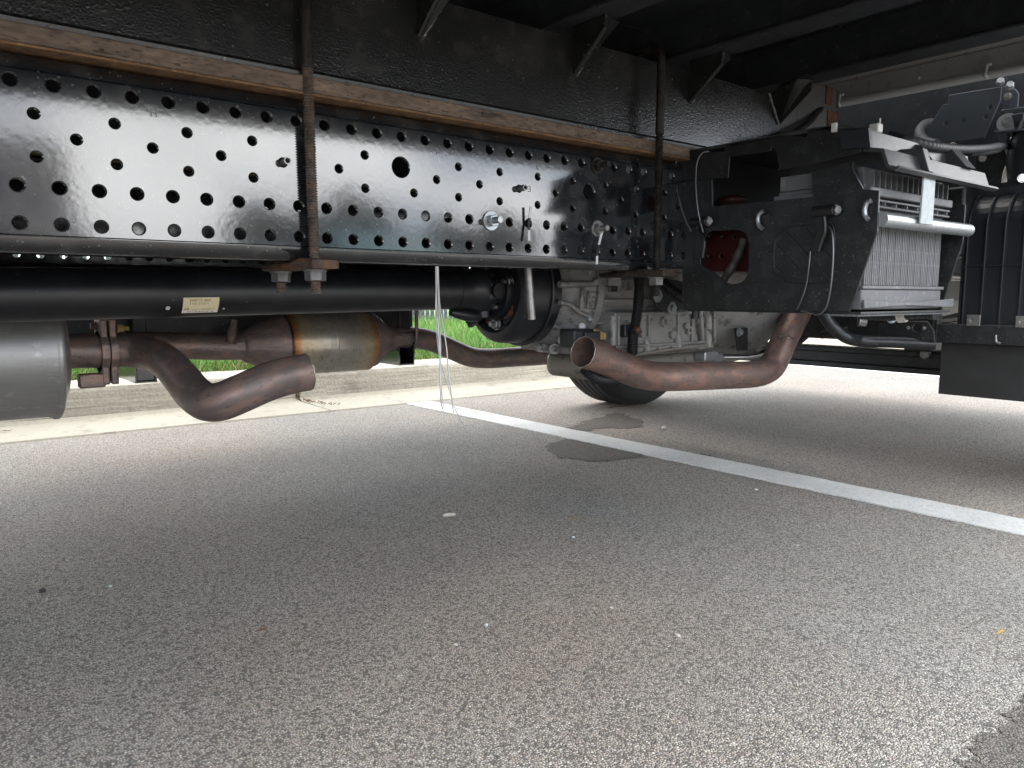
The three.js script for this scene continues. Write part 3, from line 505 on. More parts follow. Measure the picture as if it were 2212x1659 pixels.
// ---- drive shaft with sticker
const shA = V(-1.4, 0.478, ZM), shB = V(1.085, 0.512, ZM), RS = 0.0455;
const shaft = part('drive_shaft', [bar(shA, shB, RS, { rad: 48, seg: 2 })], M.satin, 'smooth black drive shaft tube');
mesh('weld_collar', [sweep(null, RS * 1.0, { curve: new THREE.LineCurve3(V(1.04, 0.5115, ZM), V(1.12, 0.5125, ZM)), seg: 24, rad: 40, rf: t => 1.03 + 0.16 * sstep(0.3, 0.9, t) })], M.satin, shaft);
{
  const yA = x => shA.y + (shB.y - shA.y) * (x - shA.x) / (shB.x - shA.x), z1 = ZM + RS, p0 = onZ([397, 660], z1), p1 = onZ([475, 660], z1);
  const y0 = onZ([397, 643], z1).y, y1 = onZ([397, 677], z1).y, w = p1.x - p0.x, t = RS + 0.0007, pos = [], nor = [], uv = [], idx = [], n = 16;
  const a0 = Math.asin(Math.max(-1, Math.min(1, (y0 - yA(p0.x)) / t))), a1 = Math.asin(Math.max(-1, Math.min(1, (y1 - yA(p0.x)) / t)));
  for (let i = 0; i <= n; i++) { const a = a0 + (a1 - a0) * i / n; for (const x of [p0.x, p1.x]) { pos.push(x, yA(x) + t * Math.sin(a), ZM + t * Math.cos(a)); nor.push(0, Math.sin(a), Math.cos(a)); uv.push((x - p0.x) / w, 1 - i / n); } }
  for (let i = 0; i < n; i++) { const a = 2 * i; idx.push(a, a + 2, a + 1, a + 1, a + 2, a + 3); }
  const g = new THREE.BufferGeometry(); g.setAttribute('position', new THREE.Float32BufferAttribute(pos, 3)); g.setAttribute('normal', new THREE.Float32BufferAttribute(nor, 3)); g.setAttribute('uv', new THREE.Float32BufferAttribute(uv, 2)); g.setIndex(idx);
  const cv = document.createElement('canvas'); cv.width = 512; cv.height = 240; const k = cv.getContext('2d');
  k.fillStyle = '#f0e3ba'; k.fillRect(0, 0, 512, 240); k.fillStyle = '#f4efe2'; k.fillRect(0, 196, 512, 44);
  k.fillStyle = '#94684c'; k.font = 'bold 44px monospace'; k.fillText('898172-4841', 108, 52); k.fillStyle = '#8c6a50'; k.font = '42px monospace'; k.fillText('156-075071', 116, 98);
  k.fillStyle = '#8f7558'; k.font = 'bold 52px sans-serif'; k.fillText('KD', 26, 184); k.fillStyle = '#a88f70'; k.font = '22px monospace'; k.fillRect(140, 168, 110, 4); k.fillRect(140, 182, 60, 4); k.fillRect(262, 160, 200, 5); k.fillRect(262, 176, 150, 4);
  const R = rng(8); for (let x = 80; x < 450; x += 7) if (R() < 0.7) { k.fillStyle = '#b9a08a'; k.fillRect(x, 202, 3 + 3 * R(), 26); }
  k.strokeStyle = '#3a3530'; k.lineWidth = 5; k.beginPath(); k.moveTo(92, 14); k.lineTo(104, 92); k.stroke();
  const ct = new THREE.CanvasTexture(cv); ct.colorSpace = THREE.SRGBColorSpace; mesh('part_sticker', g, std({ map: ct, roughness: 0.6 }), shaft, 'yellowed part number sticker with a barcode');
  for (const [p, r] of [[[365, 666], 0.0042], [[487, 667], 0.0022]]) { const c = onZ(p, z1 - 0.002); const yy = c.y - yA(c.x), a = Math.asin(yy / RS); const m = mesh('balance_dot', new THREE.SphereGeometry(r, 12, 8).scale(1, 1, 0.3), M.tyWhite, shaft); m.position.set(c.x, yA(c.x) + RS * Math.sin(a), ZM + RS * Math.cos(a)); m.rotation.x = -a; }
}
// universal joint and flange
const YD = 0.510;
const joint = part('universal_joint', [bx(1.10, 1.155, YD - 0.05, YD + 0.05, ZM - 0.03, ZM + 0.03, 0.016), bx(1.105, 1.16, YD - 0.03, YD + 0.03, ZM - 0.055, ZM + 0.055, 0.016), bar(V(1.13, YD - 0.064, ZM), V(1.13, YD + 0.064, ZM), 0.018), bar(V(1.13, YD, ZM - 0.066), V(1.13, YD, ZM + 0.066), 0.018), latheX([[1.15, 0.0], [1.15, 0.07], [1.172, 0.075], [1.172, 0.0]], YD, ZM, 40)], M.satin, 'black universal joint at the end of the drive shaft');
mesh('yoke_ear', [sweep([onZ(DR(480, 775), ZM), onZ(DR(620, 800), ZM), onZ(DR(760, 815), ZM), onZ(DR(860, 800), ZM)], 0.011, { seg: 16, rf: t => 0.7 + 0.6 * Math.sin(t * 3.1) }), slab([onX(DR(640, 830), 1.15), onX(DR(860, 800), 1.15), onX(DR(790, 880), 1.15), onX(DR(700, 940), 1.15)], 0.012)], M.satin, joint);
{ const inwards = V(-1, 0, 0.12); for (const [p, mt, st] of [[DR(1125, 440), M.steel, 0.014], [DR(1030, 715), M.steel, 0.016], [DR(900, 775), M.rodBlack, 0.008], [DR(985, 900), M.steel, 0.012]]) hex('flange_nut', onX(p, 1.166), inwards, joint, { r: 0.0125, h: 0.011, stub: st, stubR: 0.0065, flange: 0.015, mat: mt, spin: 0.5 }); }
// ---- parking brake drum
const drum = part('brake_drum', [latheX([[1.172, 0.0], [1.172, 0.088], [1.166, 0.094], [1.160, 0.104], [1.163, 0.117], [1.172, 0.126], [1.184, 0.130], [1.236, 0.131], [1.236, 0.136], [1.239, 0.139], [1.262, 0.139], [1.265, 0.136], [1.265, 0.0]], YD, ZM, 72)], M.satin, 'black parking brake drum behind the gearbox');
mesh('rust_plate', plateX([DR(850, 830), DR(940, 775), DR(1060, 770), DR(1105, 640), DR(1150, 640), DR(1155, 790), DR(1100, 845), DR(960, 855), DR(930, 915), DR(860, 890)].map(p => zy(onX(p, 1.1675))), 1.1675, 0.003, 0.0006), M.rustPlate, drum, 'rusty plate on the face of the drum');
part('locating_rod', [bar(onZ([1138, 540], -1.20), onZ([1149, 690], -1.20), 0.0078, { rad: 20 })], M.steel, 'bare steel rod hanging beside the brake drum');
// ---- gearbox
const gb = part('gearbox', [
  latheX([[1.265, 0.10], [1.28, 0.13], [1.34, 0.158], [1.352, 0.164], [1.352, 0.174], [1.372, 0.174], [1.372, 0.160], [1.40, 0.156], [1.58, 0.162], [1.72, 0.17], [1.79, 0.175], [1.80, 0.2], [1.82, 0.2], [1.83, 0.19], [1.95, 0.23], [2.08, 0.235], [2.08, 0]], YD + 0.01, ZM, 56),
  bx(1.40, 1.76, 0.364, 0.46, -1.66, -1.352, 0.012), bx(1.39, 1.80, 0.352, 0.368, -1.655, -1.345, 0.003)], M.cast, 'grey cast aluminium gearbox case');
{
  const zf = -1.365;
  const rib = (a, b, r = 0.005, z = zf) => mesh('casting_rib', sweep([onZ(a, z), onZ([(a[0] + b[0]) / 2, (a[1] + b[1]) / 2], z + 0.006), onZ(b, z)], r, { seg: 14, rad: 10 }), M.cast, gb);
  rib(TR(280, 330), TR(710, 325), 0.008, -1.375); mesh('casting_rib', sweep([TR(285, 525), TR(400, 555), TR(510, 640), TR(630, 690)].map((p, i) => onZ(p, -1.385)), 0.006, { seg: 30, rad: 10 }), M.cast, gb);
  rib(TR(540, 350), TR(520, 590), 0.006, -1.378); rib(TR(600, 370), TR(590, 590), 0.004, -1.38); rib(TR(985, 660), TR(1005, 740), 0.004, -1.40); rib(TR(1320, 660), TR(1385, 800), 0.005, -1.385); rib(TR(1480, 640), TR(1550, 785), 0.005, -1.385);
  rib(TR(1820, 610), TR(1840, 960), 0.007, -1.345); rib(TR(1970, 600), TR(1970, 960), 0.005, -1.345);
  for (const [p, z, r] of [[TR(1230, 990), -1.352, 0.011], [TR(1565, 930), -1.352, 0.012], [TR(1890, 735), -1.36, 0.016], [TR(1890, 930), -1.35, 0.013]]) { const c = onZ(p, z); mesh('boss', [sweep([c.clone().add(V(0, 0.025, -0.012)), c.clone().add(V(0, 0.008, 0.0)), c.clone().add(V(0, -0.022, 0.002))], r, { seg: 14, rad: 16 })], M.cast, gb); }
  const plug = onZ(TR(1685, 830), -1.350); mesh('drain_plug', sweep(null, 0.0115, { curve: new THREE.LineCurve3(plug, plug.clone().add(V(0, 0, 0.008))), seg: 1, rin: 0.005, rad: 24 }), M.cast, gb);
  const small = { r: 0.0065, h: 0.008, flange: 0.0085, mat: M.steel };
  for (const [p, z, d] of [[TR(640, 495), -1.352, V(-1, 0, 0.5)], [TR(530, 790), -1.40, V(-0.7, 0, 0.7)], [TR(640, 195), -1.352, V(-1, 0, 0.5)]]) hex('case_bolt', onZ(p, z), d, gb, { ...small, spin: p[0] });
  // valve block low at the rear end of the case
  const vx = 1.338;
  mesh('valve_block', [bx(vx, 1.44, 0.352, 0.392, -1.645, -1.40, 0.008), bx(vx - 0.004, 1.42, 0.38, 0.43, -1.60, -1.42, 0.012), sweep([onX(TR(220, 800), vx), onX(TR(290, 880), vx - 0.008), onX(TR(360, 900), vx - 0.008), onX(TR(420, 1000), vx)], 0.013, { seg: 20 }), sweep([onX(TR(40, 1020), vx), onX(TR(150, 1020), vx - 0.008), onX(TR(260, 1040), vx - 0.008), onX(TR(420, 1040), vx)], 0.0105, { seg: 20 }), bar(onX(TR(330, 940), vx), onX(TR(330, 940), vx - 0.022), 0.015), bar(onX(TR(230, 1035), vx), onX(TR(230, 1035), vx - 0.02), 0.014), bar(onX(TR(85, 1020), vx), onX(TR(85, 1020), vx - 0.02), 0.0125)], M.cast, gb);
  for (const p of [TR(330, 940), TR(85, 1020), TR(230, 1035), TR(390, 900), TR(130, 1005)]) hex('case_bolt', onX(p, vx - 0.021), V(-1, 0, 0.25), gb, { r: 0.007, h: 0.007, flange: 0.0085, mat: M.steel, spin: p[0] });
  for (let k = 0; k < 8; k++) hex('pan_bolt', V(1.405 + 0.052 * k, 0.3595, -1.3445), outZ, gb, { r: 0.0045, h: 0.005, flange: 0.006, mat: M.steel, spin: k });
  // pockets and webs along the side of the case
  const web = (x0, x1, y0, y1, z, r = 0.003) => mesh('casting_web', bx(x0, x1, y0, y1, z, z + 0.014, r), M.cast, gb);
  for (const x of [1.412, 1.468, 1.524, 1.64, 1.70]) web(x, x + 0.007, 0.372, 0.452, -1.358); web(1.40, 1.755, 0.448, 0.457, -1.360); web(1.40, 1.755, 0.368, 0.375, -1.354);
  for (const [x, y, r] of [[1.445, 0.425, 0.012], [1.50, 0.40, 0.009], [1.585, 0.43, 0.013], [1.62, 0.395, 0.010], [1.675, 0.418, 0.008], [1.735, 0.43, 0.014]]) mesh('boss', bar(V(x, y, -1.36), V(x, y, -1.341), r, { rad: 20 }), M.cast, gb);
  for (const [x, y] of [[1.445, 0.425], [1.585, 0.43], [1.735, 0.43]]) hex('case_bolt', V(x, y, -1.341), outZ, gb, { r: 0.0065, h: 0.006, flange: 0.008, mat: M.steel, spin: x * 9 });
  for (const a of [-0.9, -0.55, -0.2, 0.15, 0.5]) mesh('casting_rib', slab([V(1.375, YD + 0.01 + 0.158 * Math.sin(a), ZM + 0.158 * Math.cos(a)), V(1.375, YD + 0.01 + 0.173 * Math.sin(a), ZM + 0.173 * Math.cos(a)), V(1.60, YD + 0.01 + 0.166 * Math.sin(a), ZM + 0.166 * Math.cos(a)), V(1.60, YD + 0.01 + 0.155 * Math.sin(a), ZM + 0.155 * Math.cos(a))], 0.006), M.cast, gb);
  for (const a of [-1.1, -0.75, -0.35, 0.05, 0.4]) mesh('casting_rib', slab([V(1.275, YD + 0.01 + 0.11 * Math.sin(a), ZM + 0.11 * Math.cos(a)), V(1.27, YD + 0.01 + 0.14 * Math.sin(a), ZM + 0.14 * Math.cos(a)), V(1.352, YD + 0.01 + 0.173 * Math.sin(a), ZM + 0.173 * Math.cos(a)), V(1.352, YD + 0.01 + 0.15 * Math.sin(a), ZM + 0.15 * Math.cos(a))], 0.007), M.cast, gb);
  for (const a of [-1.0, -0.5, 0.1, 0.6]) hex('case_bolt', V(1.351, YD + 0.01 + 0.166 * Math.sin(a), ZM + 0.166 * Math.cos(a)), V(-1, 0, 0), gb, { r: 0.0065, h: 0.008, flange: 0.0085, mat: M.zinc, spin: a });
  mesh('breather_plug', [bar(onZ(TR(1762, 560), -1.345), onZ(TR(1755, 705), -1.345), 0.011)], M.plastic, gb);
  // sump pan with a rolled lip
  const px0 = 1.40, px1 = 1.79, pz0 = -1.64, pz1 = -1.372;
  const rr = (a, r) => { const s = new THREE.Shape(), x0 = px0 - a, x1 = px1 + a, z0 = -pz1 - a, z1 = -pz0 + a; s.moveTo(x0 + r, z0); s.lineTo(x1 - r, z0); s.absarc(x1 - r, z0 + r, r, -Math.PI / 2, 0); s.lineTo(x1, z1 - r); s.absarc(x1 - r, z1 - r, r, 0, Math.PI / 2); s.lineTo(x0 + r, z1); s.absarc(x0 + r, z1 - r, r, Math.PI / 2, Math.PI); s.lineTo(x0, z0 + r); s.absarc(x0 + r, z0 + r, r, Math.PI, Math.PI * 1.5); return s; };
  const panG = new THREE.ExtrudeGeometry(rr(-0.012, 0.04), { depth: 0.018, bevelEnabled: true, bevelThickness: 0.024, bevelSize: 0.02, bevelOffset: -0.012, bevelSegments: 5 }).rotateX(-Math.PI / 2).translate(0, 0.302, 0);
  const lip = extr(rr(0.006, 0.05), 0.006, 0.002).rotateX(-Math.PI / 2).translate(0, 0.3435, 0);
  mesh('oil_pan', [worldUV(toCreasedNormals(panG, 0.6)), worldUV(lip)], M.pan, gb, 'pressed steel oil pan under the gearbox');
  // identification plate cast on the case
  const pl = [TR(835, 290), TR(1080, 275), TR(1080, 395), TR(835, 415)].map(p => onZ(p, -1.366)); mesh('pan_rail', sweep([TR(1100, 1098), TR(1400, 1052), TR(1700, 1012), TR(1915, 985)].map(p => onZ(p, -1.343)), 0.005, { seg: 20, rad: 12 }), M.pan, gb);
  mesh('case_plate', slab(pl, 0.004), M.cast, gb);
  // black bracket with two bolts
  const br = [TR(1300, 240), TR(1620, 300), TR(1625, 600), TR(1500, 635), TR(1400, 632), TR(1330, 570), TR(1310, 450)].map(p => onZ(p, -1.335)); const bkt = mesh('gearbox_bracket', plateZ(br.map(xy), -1.34, 0.008), M.blackPaint, gb);
  for (const p of [TR(1352, 455), TR(1508, 592)]) hex('case_bolt', onZ(p, -1.331), outZ, gb, { r: 0.0105, h: 0.009, flange: 0.0165, mat: M.zinc, spin: p[1] });
  // ribbed looms
  const loom = (pts, r, n) => sweep(pts, r, { seg: n * 6, rad: 14, rf: t => 0.9 + 0.1 * Math.cos(t * n * Math.PI * 2) });
  mesh('wiring_loom', loom([[TR(1150, 240), -1.30], [TR(1150, 420), -1.30], [TR(1135, 610), -1.31], [TR(1112, 760), -1.31], [TR(1085, 900), -1.32], [TR(1080, 1080), -1.33]].map(([p, z]) => onZ(p, z)), 0.0135, 44), M.loom, gb, 'black ribbed wiring loom hanging down the gearbox');
  mesh('wiring_loom', loom([[TR(1300, 260), -1.29], [TR(1420, 330), -1.27], [TR(1560, 440), -1.25], [TR(1640, 480), -1.25]].map(([p, z]) => onZ(p, z)), 0.0145, 22), M.loom, gb);
  mesh('loom_clip', [bx(...[TR(985, 770), TR(1060, 770)].map(p => onZ(p, -1.33).x), onZ(TR(1020, 905), -1.33).y, onZ(TR(1020, 770), -1.33).y, -1.345, -1.325, 0.004), bar(onZ(TR(1060, 800), -1.325), onZ(TR(1140, 840), -1.30), 0.010)], M.plastic, gb);
  mesh('loom_clip', [bar(onZ(TR(1120, 800), -1.293), onZ(TR(1150, 850), -1.293), 0.007)], M.rustPlate, gb);
  mesh('ribbed_hose', loom([[TR(545, 1240), -1.34], [TR(620, 1310), -1.33], [TR(730, 1360), -1.33], [TR(900, 1370), -1.34]].map(([p, z]) => onZ(p, z)), 0.016, 24), M.loom, gb, 'black ribbed hose below the open pipe end');
  // sensor plug
  const s0_ = onZ(TR(430, 820), -1.36), s1_ = onZ(TR(660, 1010), -1.36); mesh('sensor_plug', [bx(s0_.x, s1_.x, s1_.y, s0_.y, -1.41, -1.355, 0.006), bx(s0_.x + 0.03, s1_.x + 0.012, s1_.y + 0.012, s0_.y - 0.006, -1.40, -1.348, 0.004)], M.plastic, gb);
  const y0_ = onZ(TR(640, 815), -1.36), y1_ = onZ(TR(768, 950), -1.36); const ys = []; for (let k = 0; k < 6; k++) { const t0 = y0_.x + (y1_.x - y0_.x) * k / 6; ys.push(bx(t0 + 0.0006, t0 + (y1_.x - y0_.x) / 6 - 0.0006, y1_.y + 0.004, y0_.y - 0.002 * k, -1.405, -1.352, 0.002)); } ys.push(bx(y0_.x, y1_.x, y1_.y + 0.006, y0_.y - 0.014, -1.403, -1.3525)); mesh('connector_lock', ys, M.yellow, gb, 'tan connector lock on the sensor plug');
  // bell housing side, bracket and cooler tube
  mesh('cooler_tube', sweep([ZF(120, 830), ZF(240, 833), ZF(400, 830), ZF(500, 810), ZF(560, 790)].map((p, i) => onZ(p, -1.36 - 0.01 * i)), 0.0095, { seg: 30 }), M.chrome, gb, 'bright metal cooler tube beside the oil pan');
  mesh('tube_fitting', [bx(onZ(ZF(118, 800), -1.36).x, onZ(ZF(205, 800), -1.36).x, onZ(ZF(150, 858), -1.36).y, onZ(ZF(150, 795), -1.36).y, -1.385, -1.345, 0.005), bar(onZ(ZF(200, 832), -1.36), onZ(ZF(240, 833), -1.36), 0.014)], M.zinc, gb);
  const hb = [ZF(340, 645), ZF(420, 642), ZF(420, 790), ZF(355, 790)].map(p => onZ(p, -1.33)); mesh('hanger_bracket', plateZ(hb.map(xy), -1.334, 0.006), M.blackPaint, gb); hex('case_bolt', onZ(ZF(365, 672), -1.326), outZ, gb, { r: 0.009, h: 0.009, flange: 0.012, mat: M.zinc });
}
// ---- exhaust
const RP = 0.0385, RT = 0.0355, ZMU = -1.86;
const my = onZ(ZD(640, 796), ZMU).y, mx = onZ([146, 800], ZMU + 0.12).x, MR = my - onZ([60, 906], ZMU + 0.02).y;
const muf = part('muffler', [latheX([[-0.75, 0.0], [-0.75, MR - 0.015], [-0.73, MR], [mx - 0.024, MR], [mx - 0.016, MR + 0.004], [mx - 0.006, MR + 0.004], [mx - 0.001, MR - 0.003], [mx + 0.002, MR - 0.018], [mx + 0.012, 0.09], [mx + 0.014, 0]], my, ZMU, 64)], M.muffler, 'grey aluminised muffler drum with a rolled end seam');
mesh('end_seam', latheX([[mx - 0.017, MR + 0.0045], [mx - 0.014, MR + 0.0065], [mx - 0.007, MR + 0.0065], [mx - 0.004, MR + 0.004]], my, ZMU, 64), M.muffler, muf);
const tailPts = [[ZD(440, 800), -1.865], [ZD(640, 796), -1.86], [ZD(735, 792), -1.855], [ZD(900, 800), -1.83], [ZD(1010, 826), -1.78], [ZD(1100, 886), -1.70], [ZD(1180, 975), -1.61], [ZD(1265, 1075), -1.52], [ZD(1350, 1125), -1.46], [ZD(1440, 1118), -1.425], [ZD(1560, 1070), -1.405], [ZD(1720, 1000), -1.395], [ZD(1860, 955), -1.39], [ZD(1986, 930), -1.39]];
const tail = part('tail_pipe', sweep(tailPts.map(([p, z]) => onZ(p, z)), RT, { seg: 120, rad: 40, rin: RT - 0.002 }), M.exhaust, 'brown S shaped pipe from the muffler, sawn off open');
{
  const fc = onZ(ZD(690, 795), -1.858), fl = latheX([[fc.x - 0.016, 0.03], [fc.x - 0.016, 0.046], [fc.x - 0.0015, 0.046], [fc.x - 0.0015, 0.03]], fc.y, fc.z, 30), fr = latheX([[fc.x + 0.0015, 0.03], [fc.x + 0.0015, 0.046], [fc.x + 0.016, 0.046], [fc.x + 0.016, 0.03]], fc.y, fc.z, 30);
  const ear = s => [bx(fc.x - 0.016, fc.x - 0.0015, fc.y - 0.07, fc.y + 0.07, fc.z - 0.032, fc.z + 0.032, 0.004), bx(fc.x + 0.0015, fc.x + 0.016, fc.y - 0.07, fc.y + 0.07, fc.z - 0.032, fc.z + 0.032, 0.004)];
  const f = part('pipe_flange', [fl, fr, ...ear(), bx(fc.x - 0.06, fc.x - 0.01, fc.y - 0.075, fc.y - 0.045, fc.z + 0.0, fc.z + 0.03, 0.004)], M.exhaust, 'bolted rust brown flange between muffler and tail pipe');
  hex('flange_nut', V(fc.x + 0.0165, fc.y + 0.05, fc.z + 0.03), V(1, 0, 0), f, { r: 0.0085, h: 0.012, flange: 0.009, stub: 0.012, stubR: 0.005, mat: M.yellow });
  for (const s of [-1, 1]) hex('flange_nut', V(fc.x - 0.0165, fc.y + 0.055 * s, fc.z - 0.005), V(-1, 0, 0), f, { r: 0.0085, h: 0.01, flange: 0.009, mat: M.rod });
}
// converter: heat tint runs along the can
const catZ = -2.03, cy = onZ(ZE(100, 730), catZ).y, ca = onZ(ZD(1560, 770), catZ).x, cb = onZ(ZD(1820, 770), catZ).x, cc = onZ(ZE(160, 700), catZ).x, cd = onZ(ZE(300, 700), catZ).x;
{
  const tint = tex(512, 256, (u, v) => {
    const n = fbm(u, v, 8, 4, 171) - 0.5, x = u + 0.05 * n, brown = [0.075, 0.05, 0.042], or = [0.46, 0.18, 0.05], gold = [0.54, 0.43, 0.28], tan = [0.46, 0.42, 0.355];
    const mix = (a, b, t) => a.map((q, i) => q + (b[i] - q) * t); let c = mix(brown, or, sstep(0.0, 0.03, x)); c = mix(c, gold, sstep(0.03, 0.13, x)); c = mix(c, tan, sstep(0.13, 0.4, x)); c = mix(c, gold, sstep(0.7, 0.88, x)); c = mix(c, or, sstep(0.88, 0.97, x) * 0.8); c = mix(c, brown, sstep(0.97, 1.0, x));
    const sp = 0.7 * sstep(0.74, 0.8, fbm(u, v, 90, 2, 172)), s2 = vnoise(u * 20, v * 160, 160, 173); return c.map(q => q * (0.85 + 0.25 * s2) * (1 - 0.5 * sp));
  }, { srgb: true }); tint.repeat.set(1 / (cc - cb), 1); tint.offset.set(-cb / (cc - cb), 0);
  const can = std({ map: tint, roughness: 0.38, metalness: 0.6, bumpMap: grainBump, bumpScale: 0.0001 });
  const conv = part('catalytic_converter', [latheX([[cb, 0.0825], [cb + 0.003, 0.085], [(cb + cc) / 2 - 0.004, 0.085], [(cb + cc) / 2, 0.0865], [(cb + cc) / 2 + 0.004, 0.085], [cc - 0.003, 0.085], [cc, 0.0825]], cy, catZ, 64)], can, 'converter can with orange and gold heat tint');
  mesh('end_cone', [latheX([[ca - 0.02, 0.034], [ca, 0.036], [ca + 0.006, 0.044], [ca + 0.02, 0.048], [ca + 0.07, 0.072], [ca + 0.085, 0.079], [cb - 0.001, 0.0815], [cb, 0.079]], cy, catZ, 56)], M.exhaust, conv);
  mesh('end_cone', [latheX([[cc, 0.079], [cc + 0.003, 0.0815], [cc + 0.02, 0.078], [cd - 0.008, 0.045], [cd, 0.039], [cd + 0.02, 0.036], [cd + 0.03, 0.034]], cy + 0.003, catZ, 56)], M.exhaust, conv);
  mesh('oxygen_sensor', [bar(onZ(ZD(1490, 740), catZ + 0.035), onZ(ZD(1510, 640), catZ + 0.035), 0.011), bar(onZ(ZD(1510, 650), catZ + 0.035), onZ(ZD(1518, 590), catZ + 0.035), 0.008)], M.rod, conv);
  part('exhaust_pipe', sweep([onZ(ZD(1590, 770), catZ), onZ(ZD(1400, 768), catZ), onZ(ZD(1150, 760), catZ - 0.0), onZ(ZD(850, 760), catZ - 0.02), onZ(ZD(600, 770), catZ - 0.06), onZ(ZD(380, 800), catZ - 0.10)], 0.0335, { seg: 60, rad: 32 }), M.exhaust, 'brown exhaust pipe leading from the converter towards the muffler');
  const fpts = [[ZE(250, 702), catZ], [ZE(360, 703), catZ], [ZE(470, 708), catZ], [ZE(590, 730), catZ], [ZE(720, 785), catZ], [ZE(840, 832), catZ], [ZE(960, 842), catZ], [ZE(1120, 832), catZ + 0.02], [ZE(1340, 820), catZ + 0.05], [ZE(1600, 800), catZ + 0.05]];
  const fp = part('exhaust_pipe', sweep(fpts.map(([p, z]) => onZ(p, z)), 0.0325, { seg: 90, rad: 32 }), M.exhaust, 'brown exhaust pipe leading from the converter forwards past the gearbox');
  const uc = onZ(ZE(435, 705), catZ), up = []; for (let k = 0; k <= 12; k++) { const a = Math.PI * (k / 12); up.push(V(uc.x + 0.004, uc.y - 0.040 * Math.sin(a), uc.z + 0.040 * Math.cos(a))); }
  up.unshift(V(uc.x + 0.004, uc.y + 0.10, uc.z + 0.042)); up.push(V(uc.x + 0.004, uc.y + 0.10, uc.z - 0.042)); mesh('pipe_clamp', sweep(up, 0.0055, { seg: 60, rad: 12 }), M.exhaust, fp);
}
part('heat_shield', [bx(0.20, 1.335, onZ(ZD(1000, 715), -2.2).y, 0.56, -2.204, -2.2, 0.001), bx(0.20, 1.335, 0.56, 0.564, -2.204, -1.965)], M.frameDark, 'dark heat shield above the exhaust');
// square tube hangers under the kerb side rail
{ const a = onZ(ZD(870, 960), -2.25), w = 0.06, hgt = 0.05; const q = (x0, x1, y0, y1, z0, z1) => [bx(x0, x1, y0, y0 + 0.004, z0, z1), bx(x0, x1, y1 - 0.004, y1, z0, z1), bx(x0, x0 + 0.004, y0 + 0.004, y1 - 0.004, z0, z1), bx(x1 - 0.004, x1, y0 + 0.004, y1 - 0.004, z0, z1)];
  const b0 = onZ(ZD(872, 900), -2.12), b1 = onZ(ZD(1020, 995), -2.12); part('hanger_tube', q(b0.x, b1.x, b1.y, b0.y + 0.02, -2.70, -2.12), M.rail, 'glossy black square tube hanger behind the tail pipe');
  mesh('tube_cap', bx(b0.x + 0.005, b1.x - 0.005, b1.y + 0.005, b0.y + 0.015, -2.13, -2.123, 0.002), M.rail, truck.children[truck.children.length - 1]);
  const c0 = onZ(ZE(372, 760), -2.0), c1 = onZ(ZE(475, 882), -2.0); part('hanger_tube', [...q(c0.x, c1.x, c1.y, c0.y + 0.04, -2.60, -2.0)], M.rail, 'glossy black square tube hanger beside the converter');
  part('hanger_strut', [bx(c0.x + 0.01, c1.x - 0.006, c0.y + 0.03, YB, -2.05, -2.01, 0.003)], M.blackPaint); part('hanger_strut', [bx(b0.x + 0.01, b1.x - 0.01, b0.y + 0.03, YB + 0.01, -2.22, -2.16, 0.003)], M.blackPaint);
  part('frame_gusset', [bx(0.42, 1.4, 0.553, 0.70, -2.02, -1.97, 0.004)], M.frameDark); }
// front cut pipe: open end, elbow, riser behind the battery box
{
  const pts = [[ZE(1568, 800), -1.30], [ZE(1680, 838), -1.305], [ZE(1810, 892), -1.31], [ZE(1930, 938), -1.31], [ZE(2040, 958), -1.305], [ZE(2160, 960), -1.295], [ZF(120, 957), -1.285], [ZF(300, 951), -1.275], [ZF(430, 946), -1.265], [ZF(520, 930), -1.26], [ZF(575, 895), -1.26], [ZF(612, 830), -1.26], [ZF(650, 740), -1.26], [ZF(700, 640), -1.27], [ZF(755, 530), -1.29], [ZF(790, 430), -1.31]];
  const P = pts.map(([p, z]) => onZ(p, z)); const dp = part('down_pipe', sweep(P, RP * 0.97, { seg: 130, rad: 44, rin: RP * 0.97 - 0.002 }), M.downPipe, 'brown down pipe sawn off open in front of the oil pan');
  const c = new THREE.CatmullRomCurve3(P, false, 'centripetal'), T = c.getTangentAt(0), N = V(0, 1, 0).addScaledVector(T, -T.y).normalize(), B = T.clone().cross(N), R = rng(4), e = []; for (let k = 0; k < 46; k++) { const a = k / 46 * Math.PI * 2, rj = RP * 0.97 - 0.0008 + 0.0012 * (R() - 0.5); e.push(P[0].clone().addScaledVector(N, rj * Math.cos(a)).addScaledVector(B, rj * Math.sin(a)).addScaledVector(T, -0.0008 - 0.0015 * R())); }
  mesh('cut_burr', sweep(null, 0.0011, { curve: new THREE.CatmullRomCurve3(e, true), seg: 160, rad: 6, cap: false }), M.cutEdge, dp, 'bright burr round the sawn edge');
  const tp = tailPts.map(([p, z]) => onZ(p, z)), c2 = new THREE.CatmullRomCurve3(tp, false, 'centripetal'), T2 = c2.getTangentAt(1), E2 = tp[tp.length - 1], N2 = V(0, 1, 0).addScaledVector(T2, -T2.y).normalize(), B2 = T2.clone().cross(N2), e2 = []; for (let k = 0; k < 46; k++) { const a = k / 46 * Math.PI * 2, rj = RT - 0.0008 + 0.0012 * (R() - 0.5); e2.push(E2.clone().addScaledVector(N2, rj * Math.cos(a)).addScaledVector(B2, rj * Math.sin(a)).addScaledVector(T2, 0.0006 + 0.0015 * R())); }
  mesh('cut_burr', sweep(null, 0.0010, { curve: new THREE.CatmullRomCurve3(e2, true), seg: 160, rad: 6, cap: false }), M.cutEdge, tail);
  mesh('slit_weld', sweep([onZ(ZF(620, 700), -1.222), onZ(ZF(670, 690), -1.218), onZ(ZF(722, 712), -1.222)], 0.0022, { seg: 20, rad: 8 }), M.exhaust, dp);
}
